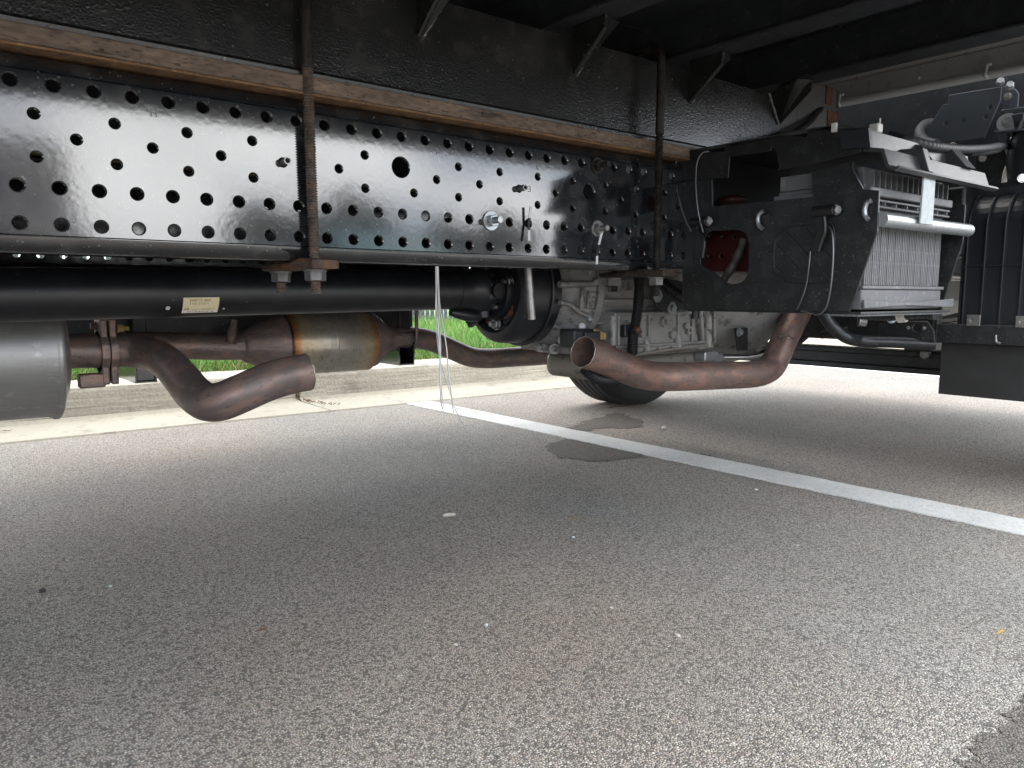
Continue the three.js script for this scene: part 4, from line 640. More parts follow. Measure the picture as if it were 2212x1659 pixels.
// ---- loose wires hanging from the rail flange
for (const [pts, r] of [[[[612, 245], [615, 420], [622, 560], [638, 800], [640, 960], [645, 1110], [656, 1168]], 0.0016], [[[622, 245], [612, 560], [640, 850], [665, 930], [705, 1060], [735, 1160], [792, 1272]], 0.0014], [[[626, 245], [638, 500], [680, 760], [692, 900], [712, 1060], [727, 1195]], 0.0016], [[[620, 245], [630, 480], [643, 760], [642, 950], [650, 1060], [667, 1160]], 0.0014]])
  part('loose_wire', sweep(pts.map((p, i) => onZ(ZE(...p), -1.125 - 0.012 * Math.sin(i + r * 4000))), r * 0.75, { seg: 60, rad: 8 }), M.wire, 'thin bare grey wire hanging down from the frame rail');

// ---- battery carrier: rear side plate seen face on, battery behind the open outer side
const XP = 1.353, box = (() => {
  const P = [BB(175, 500), BB(420, 530), BB(425, 748), BB(1243, 678), BB(1232, 470), BB(1565, 380), BB(1600, 420), BT(345, 612), BT(475, 622), BT(460, 960), BT(232, 1612), BB(180, 1590)].map(p => zy(onX(p, XP)));
  const hole = pts => { const h = new THREE.Path(new THREE.CatmullRomCurve3(pts.map(p => { const v = onX(p, XP); return V(-v.z, v.y, 0); }), true, 'centripetal', 0.4).getPoints(48).map(v => new THREE.Vector2(v.x, v.y))); return h; };
  const win = hole([BB(385, 965), BB(500, 952), BB(615, 945), BB(690, 970), BB(716, 1030), BB(719, 1150), BB(716, 1275), BB(690, 1345), BB(640, 1378), BB(565, 1383), BB(520, 1360), BB(430, 1290), BB(335, 1225), BB(330, 1180)]);
  return part('battery_carrier', [plateX(P, XP, 0.005, 0.0008, [win]), plateX([[-1.09, 0.47], [-0.72, 0.47], [-0.685, 0.61], [-0.685, 0.684], [-0.75, 0.70], [-1.09, 0.70]], 1.732, 0.005, 0.0008), bx(XP + 0.006, 1.731, 0.466, 0.4705, -1.09, -0.70, 0.001)], M.blackPaint, 'black battery carrier with a rough dusty side plate');
})();
{
  const emb = (pts, r, closed, z = XP - 0.001) => { const q = pts.map(p => onX(p, z)); mesh('pressed_line', sweep(null, r, { curve: new THREE.CatmullRomCurve3(q, !!closed, 'centripetal', 0.2), seg: 90, rad: 8, cap: !closed }), M.blackPaint, box); };
  emb([BB(1400, 905), BB(1240, 903), BB(1110, 912), BB(1010, 940), BB(950, 1010), BB(930, 1110), BB(930, 1230), BB(950, 1300), BB(1000, 1355), BB(1060, 1377), BB(1200, 1380), BB(1310, 1378), BB(1380, 1350), BB(1400, 1300)], 0.0013, true);
  for (const [a, b] of [[BB(1020, 945), BB(1365, 1330)], [BB(950, 1060), BB(1225, 1372)], [BB(940, 1235), BB(1060, 1372)], [BB(1190, 935), BB(1395, 1165)]]) mesh('pressed_line', bar(onX(a, XP - 0.0005), onX(b, XP - 0.0005), 0.0011, { rad: 8 }), M.blackPaint, box);
  const loop = (pts, r, m, label, dx = 0.008) => mesh('steel_hook', sweep(pts.map(p => onX(p, XP - dx)), r, { seg: 50, rad: 16 }), m, box, label);
  loop([BB(840, 790), BB(808, 815), BB(797, 862), BB(808, 910), BB(835, 935)], 0.0042, M.zinc, 'bright curved hook end poking through the side plate');
  loop([BT(412, 705), BT(380, 720), BT(360, 770), BT(365, 830), BT(390, 862)], 0.0044, M.zinc, 'bright curved hook end near the outer edge', 0.006);
  const wire = (pts, r, m) => mesh('wire_bail', sweep(pts.map(([p, dx]) => onX(p, XP - dx)), r, { seg: 90, rad: 10, rf: () => 0.75 }), m, box, 'bent wire bail of the cover latch');
  const wm = std({ color: lin(0.16, 0.16, 0.165), roughness: 0.35, metalness: 0.8 });
  wire([[BB(210, 325), 0.012], [BB(150, 345), 0.02], [BB(125, 400), 0.024], [BB(130, 550), 0.026], [BB(160, 720), 0.026], [BB(205, 860), 0.022], [BB(250, 955), 0.018]], 0.0022, wm);
  wire([[BB(400, 303), 0.012], [BB(345, 315), 0.02], [BB(305, 380), 0.024], [BB(290, 520), 0.026], [BB(298, 700), 0.026], [BB(320, 850), 0.022], [BB(350, 965), 0.018]], 0.0022, wm);
  wire([[BB(1225, 1120), 0.012], [BB(1215, 1230), 0.014], [BB(1190, 1400), 0.012], [BB(1150, 1520), 0.012], [BB(1115, 1590), 0.008]], 0.0019, wm);
  wire([[BB(1375, 915), 0.014], [BB(1400, 960), 0.018], [BB(1412, 1100), 0.02], [BB(1405, 1280), 0.02], [BB(1385, 1450), 0.018], [BB(1350, 1580), 0.014], [BB(1290, 1635), 0.008], [BB(1230, 1620), 0.004], [BB(1150, 1605), 0.0]], 0.0026, wm);
  wire([[BT(265, 395), 0.0], [BT(262, 440), 0.004], [BT(300, 520), 0.006], [BT(350, 612), 0.002]], 0.0024, wm);
  for (const [p, q] of [[BB(325, 880), [BB(300, 930), BB(345, 1000), BB(360, 1050), BB(345, 1170)]], [BB(1345, 790), [BB(1340, 830), BB(1345, 960), BB(1320, 1030), BB(1290, 1120)]]]) {
    const c = onX(p, XP - 0.012), lt = mesh('cover_latch', [bar(c.clone().add(V(0, 0, -0.022)), c.clone().add(V(0, 0, 0.022)), 0.0105, { rad: 20 }), sweep([c, ...q.map(u => onX(u, XP - 0.012))], 0.0042, { seg: 40, rad: 10 }), slab([...q].map(u => onX(u, XP - 0.013)).flatMap((u, i, a) => i === 0 ? [u] : [u]).concat([...q].reverse().map(u => onX([u[0] - 18, u[1] + 2], XP - 0.011))), 0.003)], std({ color: lin(0.045), roughness: 0.35, metalness: 0.7 }), box, 'dark over-centre latch of the battery cover');
    hex('latch_pin', c.clone().add(V(-0.002, 0, 0.022)), V(-0.4, 0, 1), box, { r: 0.008, h: 0.006, flange: 0.009, mat: M.steel });
  }
  mesh('carrier_back', bx(XP + 0.006, 1.731, 0.62, 0.80, -1.094, -1.088, 0.001), M.matteBlack, box);
  // battery
  const bx0 = 1.372, bx1 = 1.692, bz = -0.712, bat = mesh('battery', [bx(bx0, bx1, 0.4735, 0.70, -0.885, bz, 0.003), bx(bx0 - 0.003, bx1 + 0.003, 0.474, 0.512, -0.887, bz + 0.006, 0.003), bx(bx0 - 0.006, bx1 + 0.006, 0.512, 0.518, -0.889, bz + 0.010, 0.001), bx(bx0 - 0.003, bx1 + 0.002, 0.657, 0.661, -0.887, bz + 0.014, 0.001), bx(bx0 - 0.003, bx1 + 0.002, 0.668, 0.672, -0.887, bz + 0.014, 0.001), bx(bx0 - 0.008, bx1 + 0.006, 0.676, 0.692, -0.891, bz + 0.017, 0.003)], M.batteryCase, box, 'grey ribbed starter battery');
  const rib = [], grid = []; const n = 44; for (let k = 0; k < n; k++) { const x = bx0 + 0.006 + (bx1 - bx0 - 0.012) * k / n, g = k % 4 === 3 ? 0.0006 : 0; rib.push(bx(x, x + 0.0050 - g * 2, 0.5185, 0.655, bz - 0.002, bz + 0.0052, 0.0012)); }
  mesh('case_ribs', rib, M.batteryCase, box).userData.kind = 'stuff';
  for (let k = 0; k < 15; k++) { const x = bx0 + 0.008 + (bx1 - bx0 - 0.018) * k / 14; grid.push(bx(x, x + 0.003, 0.6925, 0.722, bz - 0.004, bz + 0.012)); if (k % 2 === 0) grid.push(bx(x, x + 0.003, 0.6615, 0.6675, bz, bz + 0.013)); }
  grid.push(bx(bx0 - 0.002, bx1, 0.7005, 0.728, -0.88, bz - 0.003)); mesh('lid_ribs', grid, M.batteryCase, box).userData.kind = 'stuff';
  const lipP = [BT(345, 1515), BT(560, 1535), BT(800, 1535), BT(1078, 1505), BT(1078, 1560), BT(1060, 1575), BT(700, 1560), BT(350, 1585)].map(p => onZ(p, -0.698)); mesh('carrier_lip', [plateZ(lipP.map(xy), -0.70, 0.004, 0.0008), bx(XP + 0.006, 1.731, 0.462, 0.466, -0.76, -0.705, 0.001)], M.batteryCase, box, 'grey lower retaining lip below the battery');
  // hold-down bar and strap
  const ba = onZ(BT(474, 868), -0.672), bb = onZ(BT(1195, 935), -0.672); mesh('hold_down_bar', bar(V(XP + 0.004, (ba.y + bb.y) / 2, -0.672), V(1.72, (ba.y + bb.y) / 2, -0.672), 0.0125, { rad: 28 }), M.zinc, box, 'bright zinc hold-down bar across the battery');
  mesh('bar_end', new THREE.SphereGeometry(0.0124, 20, 12).translate(1.72, (ba.y + bb.y) / 2, -0.672), M.zinc, box);
  M.strap = std({ map: M.zinc.map, color: lin(0.95, 1.0, 1.0), roughness: 0.55, metalness: 0.25, bumpMap: grainBump, bumpScale: 0.0001 });
  const st = [BT(838, 512), BT(932, 525), BT(908, 905), BT(808, 893)].map(p => onZ(p, -0.655)); mesh('hold_down_strap', plateZ(st.map(xy), -0.6575, 0.004, 0.0008), M.strap, box, 'bright zinc strap over the hold-down bar');
  // cover
  const cz = [[-1.10, 0.806], [-0.79, 0.806], [-0.735, 0.800], [-0.703, 0.788], [-0.699, 0.757], [-0.668, 0.750], [-0.658, 0.722], [-0.647, 0.716], [-0.642, 0.719], [-0.640, 0.715], [-0.648, 0.7105], [-0.662, 0.716], [-0.674, 0.745], [-0.704, 0.750], [-0.709, 0.782], [-0.739, 0.794], [-0.79, 0.799], [-1.10, 0.799]];
  const cov = mesh('battery_cover', [profileX(cz, 1.345, 1.775, 0.001)], M.cover, box, 'sloping grey plastic battery cover with a turned out lip');
  const rs = [BB(150, 335), BB(210, 302), BB(380, 286), BB(400, 305), BB(525, 308), BB(550, 246), BB(1000, 170), BB(1200, 186), BB(1206, 135), BB(1415, 92), BB(1432, 132), BB(1640, 122), BT(410, 130), BT(415, 265), BT(335, 285), BT(330, 310), BB(1260, 405), BB(955, 462), BB(975, 435), BB(950, 300), BB(915, 268), BB(905, 300), BB(570, 350), BB(558, 515), BB(150, 545)].map(p => zy(onX(p, XP - 0.006)));
  mesh('cover_skirt', plateX(rs, XP - 0.008, 0.004, 0.0008), M.blackPaint, box, 'black notched rear skirt of the battery cover');
  const cornerP = [BT(175, 125), BT(275, 130), BT(400, 115), BT(415, 270), BT(180, 285)].map(p => onX(p, XP - 0.018)); mesh('cover_corner', [slab(cornerP, 0.01)], M.plastic, box);
  const t0 = onZ(BT(850, 320), -0.655), t1 = onZ(BT(945, 480), -0.64); mesh('cover_tab', [profileX([[-0.705, 0.768], [-0.660, 0.764], [-0.646, 0.722], [-0.662, 0.718], [-0.70, 0.752]], t0.x + 0.0, t1.x + 0.004, 0.0015)], M.cover, box);
  const n0 = onZ(BT(950, 400), -0.66), n1 = onZ(BT(1110, 420), -0.68); mesh('cover_upstand', [profileX([[-0.72, 0.795], [-0.698, 0.797], [-0.662, 0.752], [-0.700, 0.752]], n1.x, n1.x + 0.045, 0.001), profileX([[-0.72, 0.79], [-0.69, 0.78], [-0.67, 0.752], [-0.72, 0.755]], n0.x, n0.x + 0.006, 0.001)], M.cover, box);
  const cap = onX(BT(445, 100), 1.42); mesh('vent_cap', [bx(cap.x - 0.007, cap.x + 0.012, cap.y - 0.012, cap.y + 0.005, cap.z - 0.009, cap.z + 0.009, 0.003), bar(cap.clone().add(V(0.004, 0.005, 0.006)), cap.clone().add(V(0.004, 0.014, 0.006)), 0.0015)], M.whitePlastic, box, 'small white cap on the battery cover');
  const cl = onX(BB(1422, 108), XP - 0.012); mesh('edge_clip', bx(cl.x - 0.003, cl.x + 0.004, cl.y - 0.008, cl.y + 0.008, cl.z - 0.005, cl.z + 0.004, 0.001), M.whitePlastic, box);
  // fuse block glimpsed through the cut-out, battery cable, red bracket behind the window
  const fb = []; for (const [y0, y1, dx] of [[0.672, 0.682, 0], [0.684, 0.692, 0.004], [0.694, 0.72, 0.012]]) fb.push(bx(1.39 + dx, 1.44, y0, y1, -0.90 + dx, -0.76, 0.002)); mesh('fuse_block', fb, M.matteBlack, box, 'dusty black fuse block in the carrier cut-out');
  const rp = [BB(300, 930), BB(760, 930), BB(760, 1285), BB(300, 1285)].map(p => zy(onX(p, 1.42))); const rh = [BB(405, 995), BB(510, 1000), BB(603, 1005), BB(400, 1155), BB(498, 1160)].map(p => { const v = onX(p, 1.42); return circ(-v.z, v.y, 0.0046); });
  mesh('red_bracket', plateX(rp, 1.42, 0.006, 0.0008, rh), M.redPaint, box, 'dark red drilled bracket behind the carrier window');
  mesh('cable_lug', [sweep([BB(690, 1010), BB(660, 1090), BB(610, 1200), BB(560, 1290), BB(520, 1350)].map((p, i) => onX(p, 1.40)), 0.0105, { seg: 40, rf: t => 0.85 + 0.12 * Math.sin(t * 19) })], std({ color: lin(0.045, 0.041, 0.034), roughness: 0.6 }), box, 'taped brown cable behind the carrier window');
  mesh('red_terminal', [new THREE.SphereGeometry(0.02, 18, 12).scale(1.6, 0.6, 1.6).translate(...onX(BB(590, 705), 1.46).toArray())], M.redPaint, box);
}
// braided hose above the battery cover
part('braided_hose', sweep([[RC(20, 940), -0.76], [RC(250, 1000), -0.72], [RC(520, 1070), -0.70], [RC(760, 1105), -0.70], [RC(1000, 1120), -0.71], [RC(1250, 1110), -0.73], [RC(1430, 1085), -0.76]].map(([p, z]) => onZ(p, z)), 0.0095, { seg: 220, rad: 16, rf: t => 0.96 + 0.04 * Math.sin(t * 320) }), M.hose, 'braided black hose running over the battery cover');
part('braided_hose', sweep([[RC(1050, 1160), -0.735], [RC(1250, 1150), -0.74], [RC(1430, 1120), -0.77]].map(([p, z]) => onZ(p, z)), 0.009, { seg: 90, rad: 16, rf: t => 0.96 + 0.04 * Math.sin(t * 150) }), M.hose);
part('hose_end', [bar(onZ(RC(1420, 1090), -0.76), onZ(RC(1545, 1075), -0.785), 0.0085)], M.hose);
{ const a = onZ(RC(1565, 1110), -0.79); part('hose_clip', [bx(a.x - 0.012, a.x + 0.012, a.y + 0.018, a.y + 0.026, a.z - 0.008, a.z + 0.008, 0.002), bx(a.x - 0.006, a.x + 0.006, a.y - 0.018, a.y + 0.018, a.z - 0.006, a.z + 0.006, 0.001), bx(a.x - 0.014, a.x + 0.010, a.y - 0.027, a.y - 0.018, a.z - 0.008, a.z + 0.008, 0.002)], M.whitePlastic, 'pale plastic clip on the hose end'); }
part('coolant_hose', sweep([[RC(560, 780), 2.2], [RC(470, 800), 2.18], [RC(410, 870), 2.16], [RC(415, 950), 2.14], [RC(500, 1030), 2.1], [RC(620, 1060), 2.08]].map(([p, x]) => onX(p, x)), 0.013, { seg: 50 }), M.hose);
part('dipstick_handle', sweep([RC(220, 770), RC(190, 830), RC(150, 910), RC(140, 960)].map(p => onX(p, 2.35)), 0.012, { seg: 20, rad: 12 }), M.yellowLatch, 'yellow dipstick handle in the dark behind the battery cover');

// ---- rear of the cab: mount plate, brackets, wheel arch liner, step bar, mud flap
{
  const XC = 2.16;
  const pl = [RC(450, 930), RC(705, 540), RC(765, 525), RC(785, 410), RC(1470, 300), RC(1455, 480), RC(1245, 965), RC(900, 1010), RC(560, 1060), RC(450, 1000)].map(p => zy(onX(p, XC)));
  const hl = [RC(745, 772), RC(972, 740), RC(1268, 692), RC(1322, 570)].map(p => { const v = onX(p, XC); return circ(-v.z, v.y, 0.0062); });
  const cm = part('cab_mount_plate', plateX(pl, XC, 0.006, 0.001, hl), M.slate, 'slate grey drilled cab mount plate');
  mesh('mount_flange', [plateX([RC(1475, 300), RC(1530, 290), RC(1660, 340), RC(1695, 390), RC(1685, 570), RC(1500, 600), RC(1460, 480)].map(p => zy(onX(p, XC + 0.03))), XC + 0.03, 0.006)], M.slate, cm);
  for (const p of [RC(1455, 250), RC(1580, 298)]) hex('mount_bolt', onX(p, XC - 0.002), V(-1, 0.3, 0.4), cm, { r: 0.0085, h: 0.011, flange: 0.009, mat: M.zinc, spin: p[0] });
  for (const p of [RC(1555, 430), RC(835, 1070), RC(1225, 1235)]) hex('mount_bolt', onX(p, XC - 0.002), V(-1, 0, 0.3), cm, { r: 0.0065, h: 0.009, flange: 0.009, mat: M.steel, spin: p[0] });
  mesh('washer_plate', [plateX([RC(1455, 690), RC(1765, 640), RC(1740, 850), RC(1390, 880)].map(p => zy(onX(p, XC + 0.02))), XC + 0.02, 0.005), plateX([RC(1370, 880), RC(1760, 845), RC(1760, 870), RC(1380, 900)].map(p => zy(onX(p, XC - 0.01))), XC - 0.01, 0.03), plateX([RC(1460, 605), RC(1900, 545), RC(1900, 570), RC(1460, 625)].map(p => zy(onX(p, XC - 0.01))), XC - 0.01, 0.03)], M.slate, cm);
  const wc = onX(RC(1550, 775), XC + 0.018), wd = V(-1, 0.1, 0.35).normalize(); const ws = mesh('large_washer', new THREE.CylinderGeometry(0.023, 0.023, 0.004, 36).rotateX(Math.PI / 2), M.washer, cm, 'large bright zinc washer'); ws.position.copy(wc); ws.quaternion.setFromUnitVectors(zAxis, wd);
  hex('mount_bolt', wc.clone().addScaledVector(wd, 0.002), wd, cm, { r: 0.0095, h: 0.009, flange: 0.012, mat: M.zinc });
  part('cab_floor_box', [bx(2.26, 2.32, 0.74, 1.35, -2.3, -0.62, 0.02)], M.frameDark); part('chassis_bracket', [bx(2.17, 2.26, 0.60, 0.78, -1.09, -0.86, 0.01)], M.blackPaint);
  mesh('bracket_arm', [plateX([RC(1130, 1180), RC(1300, 1180), RC(1500, 1100), RC(1560, 1330), RC(1250, 1600), RC(1100, 1520)].map(p => zy(onX(p, XC + 0.05))), XC + 0.05, 0.006)], M.blackPaint, cm);
  mesh('support_arm', [plateX([RC(1415, 900), RC(1550, 900), RC(1530, 1060), RC(1450, 1060)].map(p => zy(onX(p, XC + 0.01))), XC + 0.01, 0.02)], M.slate, cm);
  // intake duct
  const du = part('intake_duct', sweep([[ZC(2230, 820), 2.2], [ZC(2200, 900), 2.2], [ZC(2170, 980), 2.2], [ZC(2160, 1060), 2.21], [ZC(2170, 1120), 2.22]].map(([p, x]) => { const v = onX(p, x); v.z += 0.03; return v; }), 0.05, { seg: 40, rad: 32 }), M.plastic, 'black plastic intake duct above the wheel arch liner');
  mesh('clamp_band', [slab([ZC(1880, 1215), ZC(2230, 1160), ZC(2230, 1190), ZC(1890, 1245)].map(p => onX(p, 2.13)), 0.006)], M.plastic, du);
  hex('band_screw', onX(ZC(2200, 1155), 2.12), V(-1, 0, 0.4), du, { r: 0.009, h: 0.01, flange: 0.010, mat: M.chrome });
  mesh('pale_pipe', sweep([ZC(2115, 1060), ZC(2090, 1130), ZC(2082, 1200)].map(p => onX(p, 2.2)), 0.006, { seg: 16 }), M.whitePlastic, du);
  // liner: arc about the front wheel
  const z0 = -0.862, z1 = -0.42, LX = 2.2, sec = (o, t) => { const P = [], Q = [], y1 = 0.665, r = 0.10; P.push([LX - o, 0.425]); Q.push([LX - o + t, 0.425]); for (let k = 0; k <= 10; k++) { const a = Math.PI - k / 10 * Math.PI / 2; P.push([LX + r + (r + o) * Math.cos(a), y1 + (r + o) * Math.sin(a)]); Q.push([LX + r + (r + o - t) * Math.cos(a), y1 + (r + o - t) * Math.sin(a)]); } P.push([LX + 0.5, y1 + r + o]); Q.push([LX + 0.5, y1 + r + o - t]); return [...P, ...Q.reverse()]; };
  const ln = part('wheel_arch_liner', [plateZ(sec(0, 0.004), z0, z1 - z0, 0)], M.plastic, 'black ribbed plastic wheel arch liner');
  for (let k = 0; k < 10; k++) mesh('rib', [plateZ(sec(0.009, 0.0095), z0 + 0.004 + k * 0.043, 0.004, 0.0008)], M.plastic, ln);
  mesh('liner_seam', [bx(LX - 0.008, LX - 0.0005, 0.575, 0.580, z0, z1)], M.plastic, ln); mesh('liner_edge', [plateZ(sec(0.006, 0.03), z0 - 0.006, 0.006, 0)], M.plastic, ln);
  // step bar along z with tabs, and curved front hanger
  const sy0 = onX([2025, 740], 2.16).y, sy1 = onX([2025, 699], 2.16).y, sz = onX([2022, 720], 2.16).z;
  const sb = part('step_bar', [bx(2.16, 2.195, sy0, sy1, sz, -0.30, 0.004)], M.blackPaint, 'dark square step bar below the wheel arch liner');
  for (const p of [ZF(1885, 595), ZF(2205, 605)]) { const c = onX(p, 2.155); mesh('step_tab', [bx(c.x - 0.002, c.x + 0.002, c.y - 0.014, c.y + 0.014, c.z - 0.016, c.z + 0.016, 0.001)], M.steel, sb); hex('tab_bolt', V(c.x - 0.002, c.y - 0.002, c.z - 0.009), V(-1, 0, 0), sb, { r: 0.005, h: 0.004, flange: 0.006, mat: M.steel }); }
  mesh('step_clip', [sweep([ZF(2030, 690), ZF(2035, 735), ZF(2060, 745)].map(p => onX(p, 2.155)), 0.003, { seg: 12, rad: 8 })], M.steel, sb);
  const flapL = onX([2033, 748], 2.20).z; part('mud_flap', [bx(2.20, 2.208, onX([2031, 851], 2.20).y, sy0 - 0.002, flapL, -0.42, 0.002)], M.rubber, 'plain black rubber mud flap under the step bar');
  part('front_hanger', [sweep([[ZF(910, 540), 1.95], [ZF(940, 600), 1.96], [ZF(990, 655), 1.98], [ZF(1060, 705), 2.0], [ZF(1150, 728), 2.05], [ZF(1350, 735), 2.1], [ZF(1640, 748), 2.15]].map(([p, x]) => onX(p, x)), 0.016, { seg: 60, rad: 16 })], M.satin, 'curved black hanger bar behind the battery carrier');
  const hp = [ZF(1270, 615), ZF(1350, 600), ZF(1430, 600), ZF(1580, 600), ZF(1625, 660), ZF(1635, 735), ZF(1360, 720), ZF(1270, 700)].map(p => zy(onX(p, 2.12))), hh = (() => { const v = onX(ZF(1517, 643), 2.12); return circ(-v.z, v.y, 0.0125); })(); const sh = part('spring_shackle', plateX(hp, 2.12, 0.01, 0.001, [hh]), M.blackPaint);
  for (const p of [ZF(1462, 643), ZF(1566, 646)]) hex('shackle_bolt', onX(p, 2.118), V(-1, 0, 0), sh, { r: 0.004, h: 0.004, flange: 0.005, mat: M.steel });
  hex('shackle_bolt', onX(ZF(1350, 588), 2.05), V(-0.6, 0.5, 0.6), sh, { r: 0.009, h: 0.012, flange: 0.012, mat: M.zinc }); hex('shackle_bolt', onX(ZF(1140, 600), 2.0), V(0.6, -0.1, 0.7), sh, { r: 0.013, h: 0.018, flange: 0.014, mat: M.steel });
  part('ribbed_hose', sweep([[ZF(1130, 545), 1.75], [ZF(1260, 555), 1.76], [ZF(1420, 552), 1.76], [ZF(1540, 540), 1.75], [ZF(1640, 548), 1.75]].map(([p, x]) => onX(p, x)), 0.0155, { seg: 150, rad: 14, rf: t => 0.94 + 0.06 * Math.cos(t * 28 * Math.PI * 2) }), M.loom, 'grey ribbed hose below the battery');
  mesh('hose_band', [bar(onX(ZF(1400, 560), 1.752), onX(ZF(1445, 556), 1.752), 0.0175)], M.whitePlastic, truck.children[truck.children.length - 1]);
  part('diagonal_stay', [sweep([ZF(700, 760), ZF(800, 680), ZF(880, 610), ZF(930, 530)].map(p => onZ(p, -1.42)), 0.017, { seg: 20 })], M.blackPaint);
  part('steering_link', [bar(onX(ZF(900, 690), 2.2), onX(ZF(1080, 660), 2.2), 0.012)], M.rodBlack);
}
part('steering_crossbeam', [bx(2.33, 2.38, 0.362, 0.50, -2.2, -0.98, 0.01)], M.blackPaint, 'dark crossbeam ahead of the battery carrier');
// leaf springs and front axle
for (const z of [-1.135, -1.925]) { const L = []; for (let k = 0; k < 3; k++) { const P = [], w = 0.6 - 0.14 * k, y = 0.425 - k * 0.0135; const top_ = [], bot = []; for (let i = 0; i <= 16; i++) { const t = i / 16 * 2 - 1, x = 2.66 + t * w, yy = y + 0.07 * t * t * (w / 0.6) ** 2; top_.push([x, yy]); bot.unshift([x, yy - 0.012]); } L.push(plateZ([...top_, ...bot], z - 0.03, 0.06, 0.001)); } part('leaf_spring', L, M.blackPaint); }
const axle = part('front_axle', [bx(2.62, 2.70, 0.298, 0.318, -2.30, -0.76, 0.004), bx(2.65, 2.67, 0.262, 0.299, -2.30, -0.76), bx(2.62, 2.70, 0.244, 0.263, -2.30, -0.76, 0.004), bx(2.58, 2.74, 0.32, 0.41, -1.18, -1.09, 0.006), bx(2.58, 2.74, 0.32, 0.41, -1.97, -1.88, 0.006)], M.blackPaint, 'black front axle beam');
{ const p = onX(ZF(1585, 815), 2.615); hex('axle_bolt', p, V(-1, 0, 0), axle, { r: 0.016, h: 0.02, flange: 0.014, mat: M.steel, spin: 0.52 }); }
// wheels: grooved tyre and steel rim
function wheel(x, z, label) {
  const R = 0.383, W = 0.215, P = []; const tread = [[-0.5, 0.0]]; const pr = []; const add = (u, r) => pr.push([u * W, r]);
  add(-0.36, 0.215); add(-0.47, 0.235); add(-0.52, 0.28); add(-0.51, 0.32); add(-0.46, 0.355); add(-0.42, 0.368); add(-0.39, 0.374);
  for (let k = 0; k < 5; k++) { const a = -0.385 + k * 0.157, b = a + 0.13; add(a, R - 0.0005); add(b, R); if (k < 4) { add(b + 0.001, R - 0.011); add(b + 0.026, R - 0.011); } }
  add(0.39, 0.374); add(0.42, 0.368); add(0.46, 0.355); add(0.51, 0.32); add(0.52, 0.28); add(0.47, 0.235); add(0.36, 0.215);
  const w = part('wheel', [latheZ([...pr].map(p => [p[0], p[1]]), 0, 0, 96)], M.rubber, label); w.position.set(x, R - 0.002, z);
  const s = z > ZM ? 1 : -1;
  mesh('rim', [latheZ([[-0.075 * s, 0.218], [-0.08 * s, 0.224], [-0.07 * s, 0.205], [0.06 * s, 0.195], [0.03 * s, 0.16], [0.045 * s, 0.12], [0.07 * s, 0.09], [0.07 * s, 0.0]], 0, 0, 64)], M.greyPaint, w);
  return w;
}
wheel(2.655, -2.47, 'front wheel on the kerb side, its tyre tread in view'); wheel(2.655, -0.59); for (const z of [-0.52, -0.77, -2.29, -2.54]) wheel(-1.45, z);
part('rear_axle', [bar(V(-1.45, 0.39, -2.2), V(-1.45, 0.39, -0.86), 0.055), new THREE.SphereGeometry(0.17, 28, 18).translate(-1.45, 0.39, ZM)].map(g => flatten(g)), M.blackPaint);
// cab shell
{
  const C = [[2.34, 0.62], [2.34, 2.25], [2.45, 2.34], [3.2, 2.34], [3.55, 1.55], [3.66, 1.1], [3.66, 0.48], [3.2, 0.48], [3.13, 0.62], [3.03, 0.80], [2.9, 0.89], [2.66, 0.93], [2.45, 0.88], [2.38, 0.78]];
  const cab = part('cab_shell', [plateZ(C, -2.55, 2.0, 0.03)], white, 'white cab shell above the front axle'); const gl = std({ color: lin(0.02), roughness: 0.05, ior: 1.5 });
  for (const z of [-0.547, -2.556]) mesh('side_window', plateZ([[2.62, 1.45], [2.62, 2.12], [3.12, 2.12], [3.38, 1.5], [3.36, 1.45]], z, 0.004, 0.001), gl, cab);
  mesh('windscreen', slab([V(3.245, 2.25, -2.42), V(3.245, 2.25, -0.68), V(3.545, 1.58, -0.66), V(3.545, 1.58, -2.44)], 0.01), gl, cab); part('front_bumper', [bx(3.62, 3.78, 0.34, 0.56, -2.58, -0.50, 0.04)], white);
}
// group origin on the ground below the frame
{ const base = V(0.5, 0, ZM); truck.position.copy(base); for (const c of truck.children) c.position.sub(base); }

// ================================================================ SMALL THINGS ON THE GROUND
{ const p = onY([970, 1113], 0.006), b = sweep([p.clone().add(V(-0.0135, 0.0045, -0.004)), p.clone().add(V(0, 0.0048, 0)), p.clone().add(V(0.0135, 0.0045, 0.004))], 0.0042, { seg: 20, rad: 14, rf: t => 0.9 + 0.12 * vnoise(t * 5, 2, 50, 3) }); const m = mesh('cigarette_butt', b, std({ color: lin(0.42, 0.39, 0.33), roughness: 0.8 })); b.translate(-p.x, 0, -p.z); m.position.set(p.x, 0, p.z); b.translate(0, -0.0035, 0); top(m, 'cigarette_butt', 'pale flattened cigarette butt lying on open asphalt', 'cigarette butt'); }
function pebble(px, r, mat, label, name = 'pebble', group) { const p = onY(px, 0), g = new THREE.IcosahedronGeometry(r, 2), a = g.attributes.position; for (let k = 0; k < a.count; k++) { const v = V(a.getX(k), a.getY(k), a.getZ(k)), s = 0.8 + 0.4 * vnoise(v.x / r * 1.5 + 9, v.y / r * 1.5 + v.z / r + 9, 64, Math.round(px[0])); a.setXYZ(k, v.x * s * 1.2, v.y * s * 0.6, v.z * s); } g.computeVertexNormals(); const m = mesh(name, worldUV(g), mat); m.position.set(p.x, r * 0.5, p.z); m.rotation.y = px[0]; top(m, name, label, 'stone', group); }
const pale = std({ color: lin(0.42, 0.38, 0.34), roughness: 0.8 }), darkS = std({ color: lin(0.03), roughness: 0.8 }), blueS = std({ color: lin(0.42, 0.46, 0.46), roughness: 0.8 });
pebble(ZE(2090, 1300), 0.010, pale, 'largest pale pebble, lying past the stain near the far tyre');
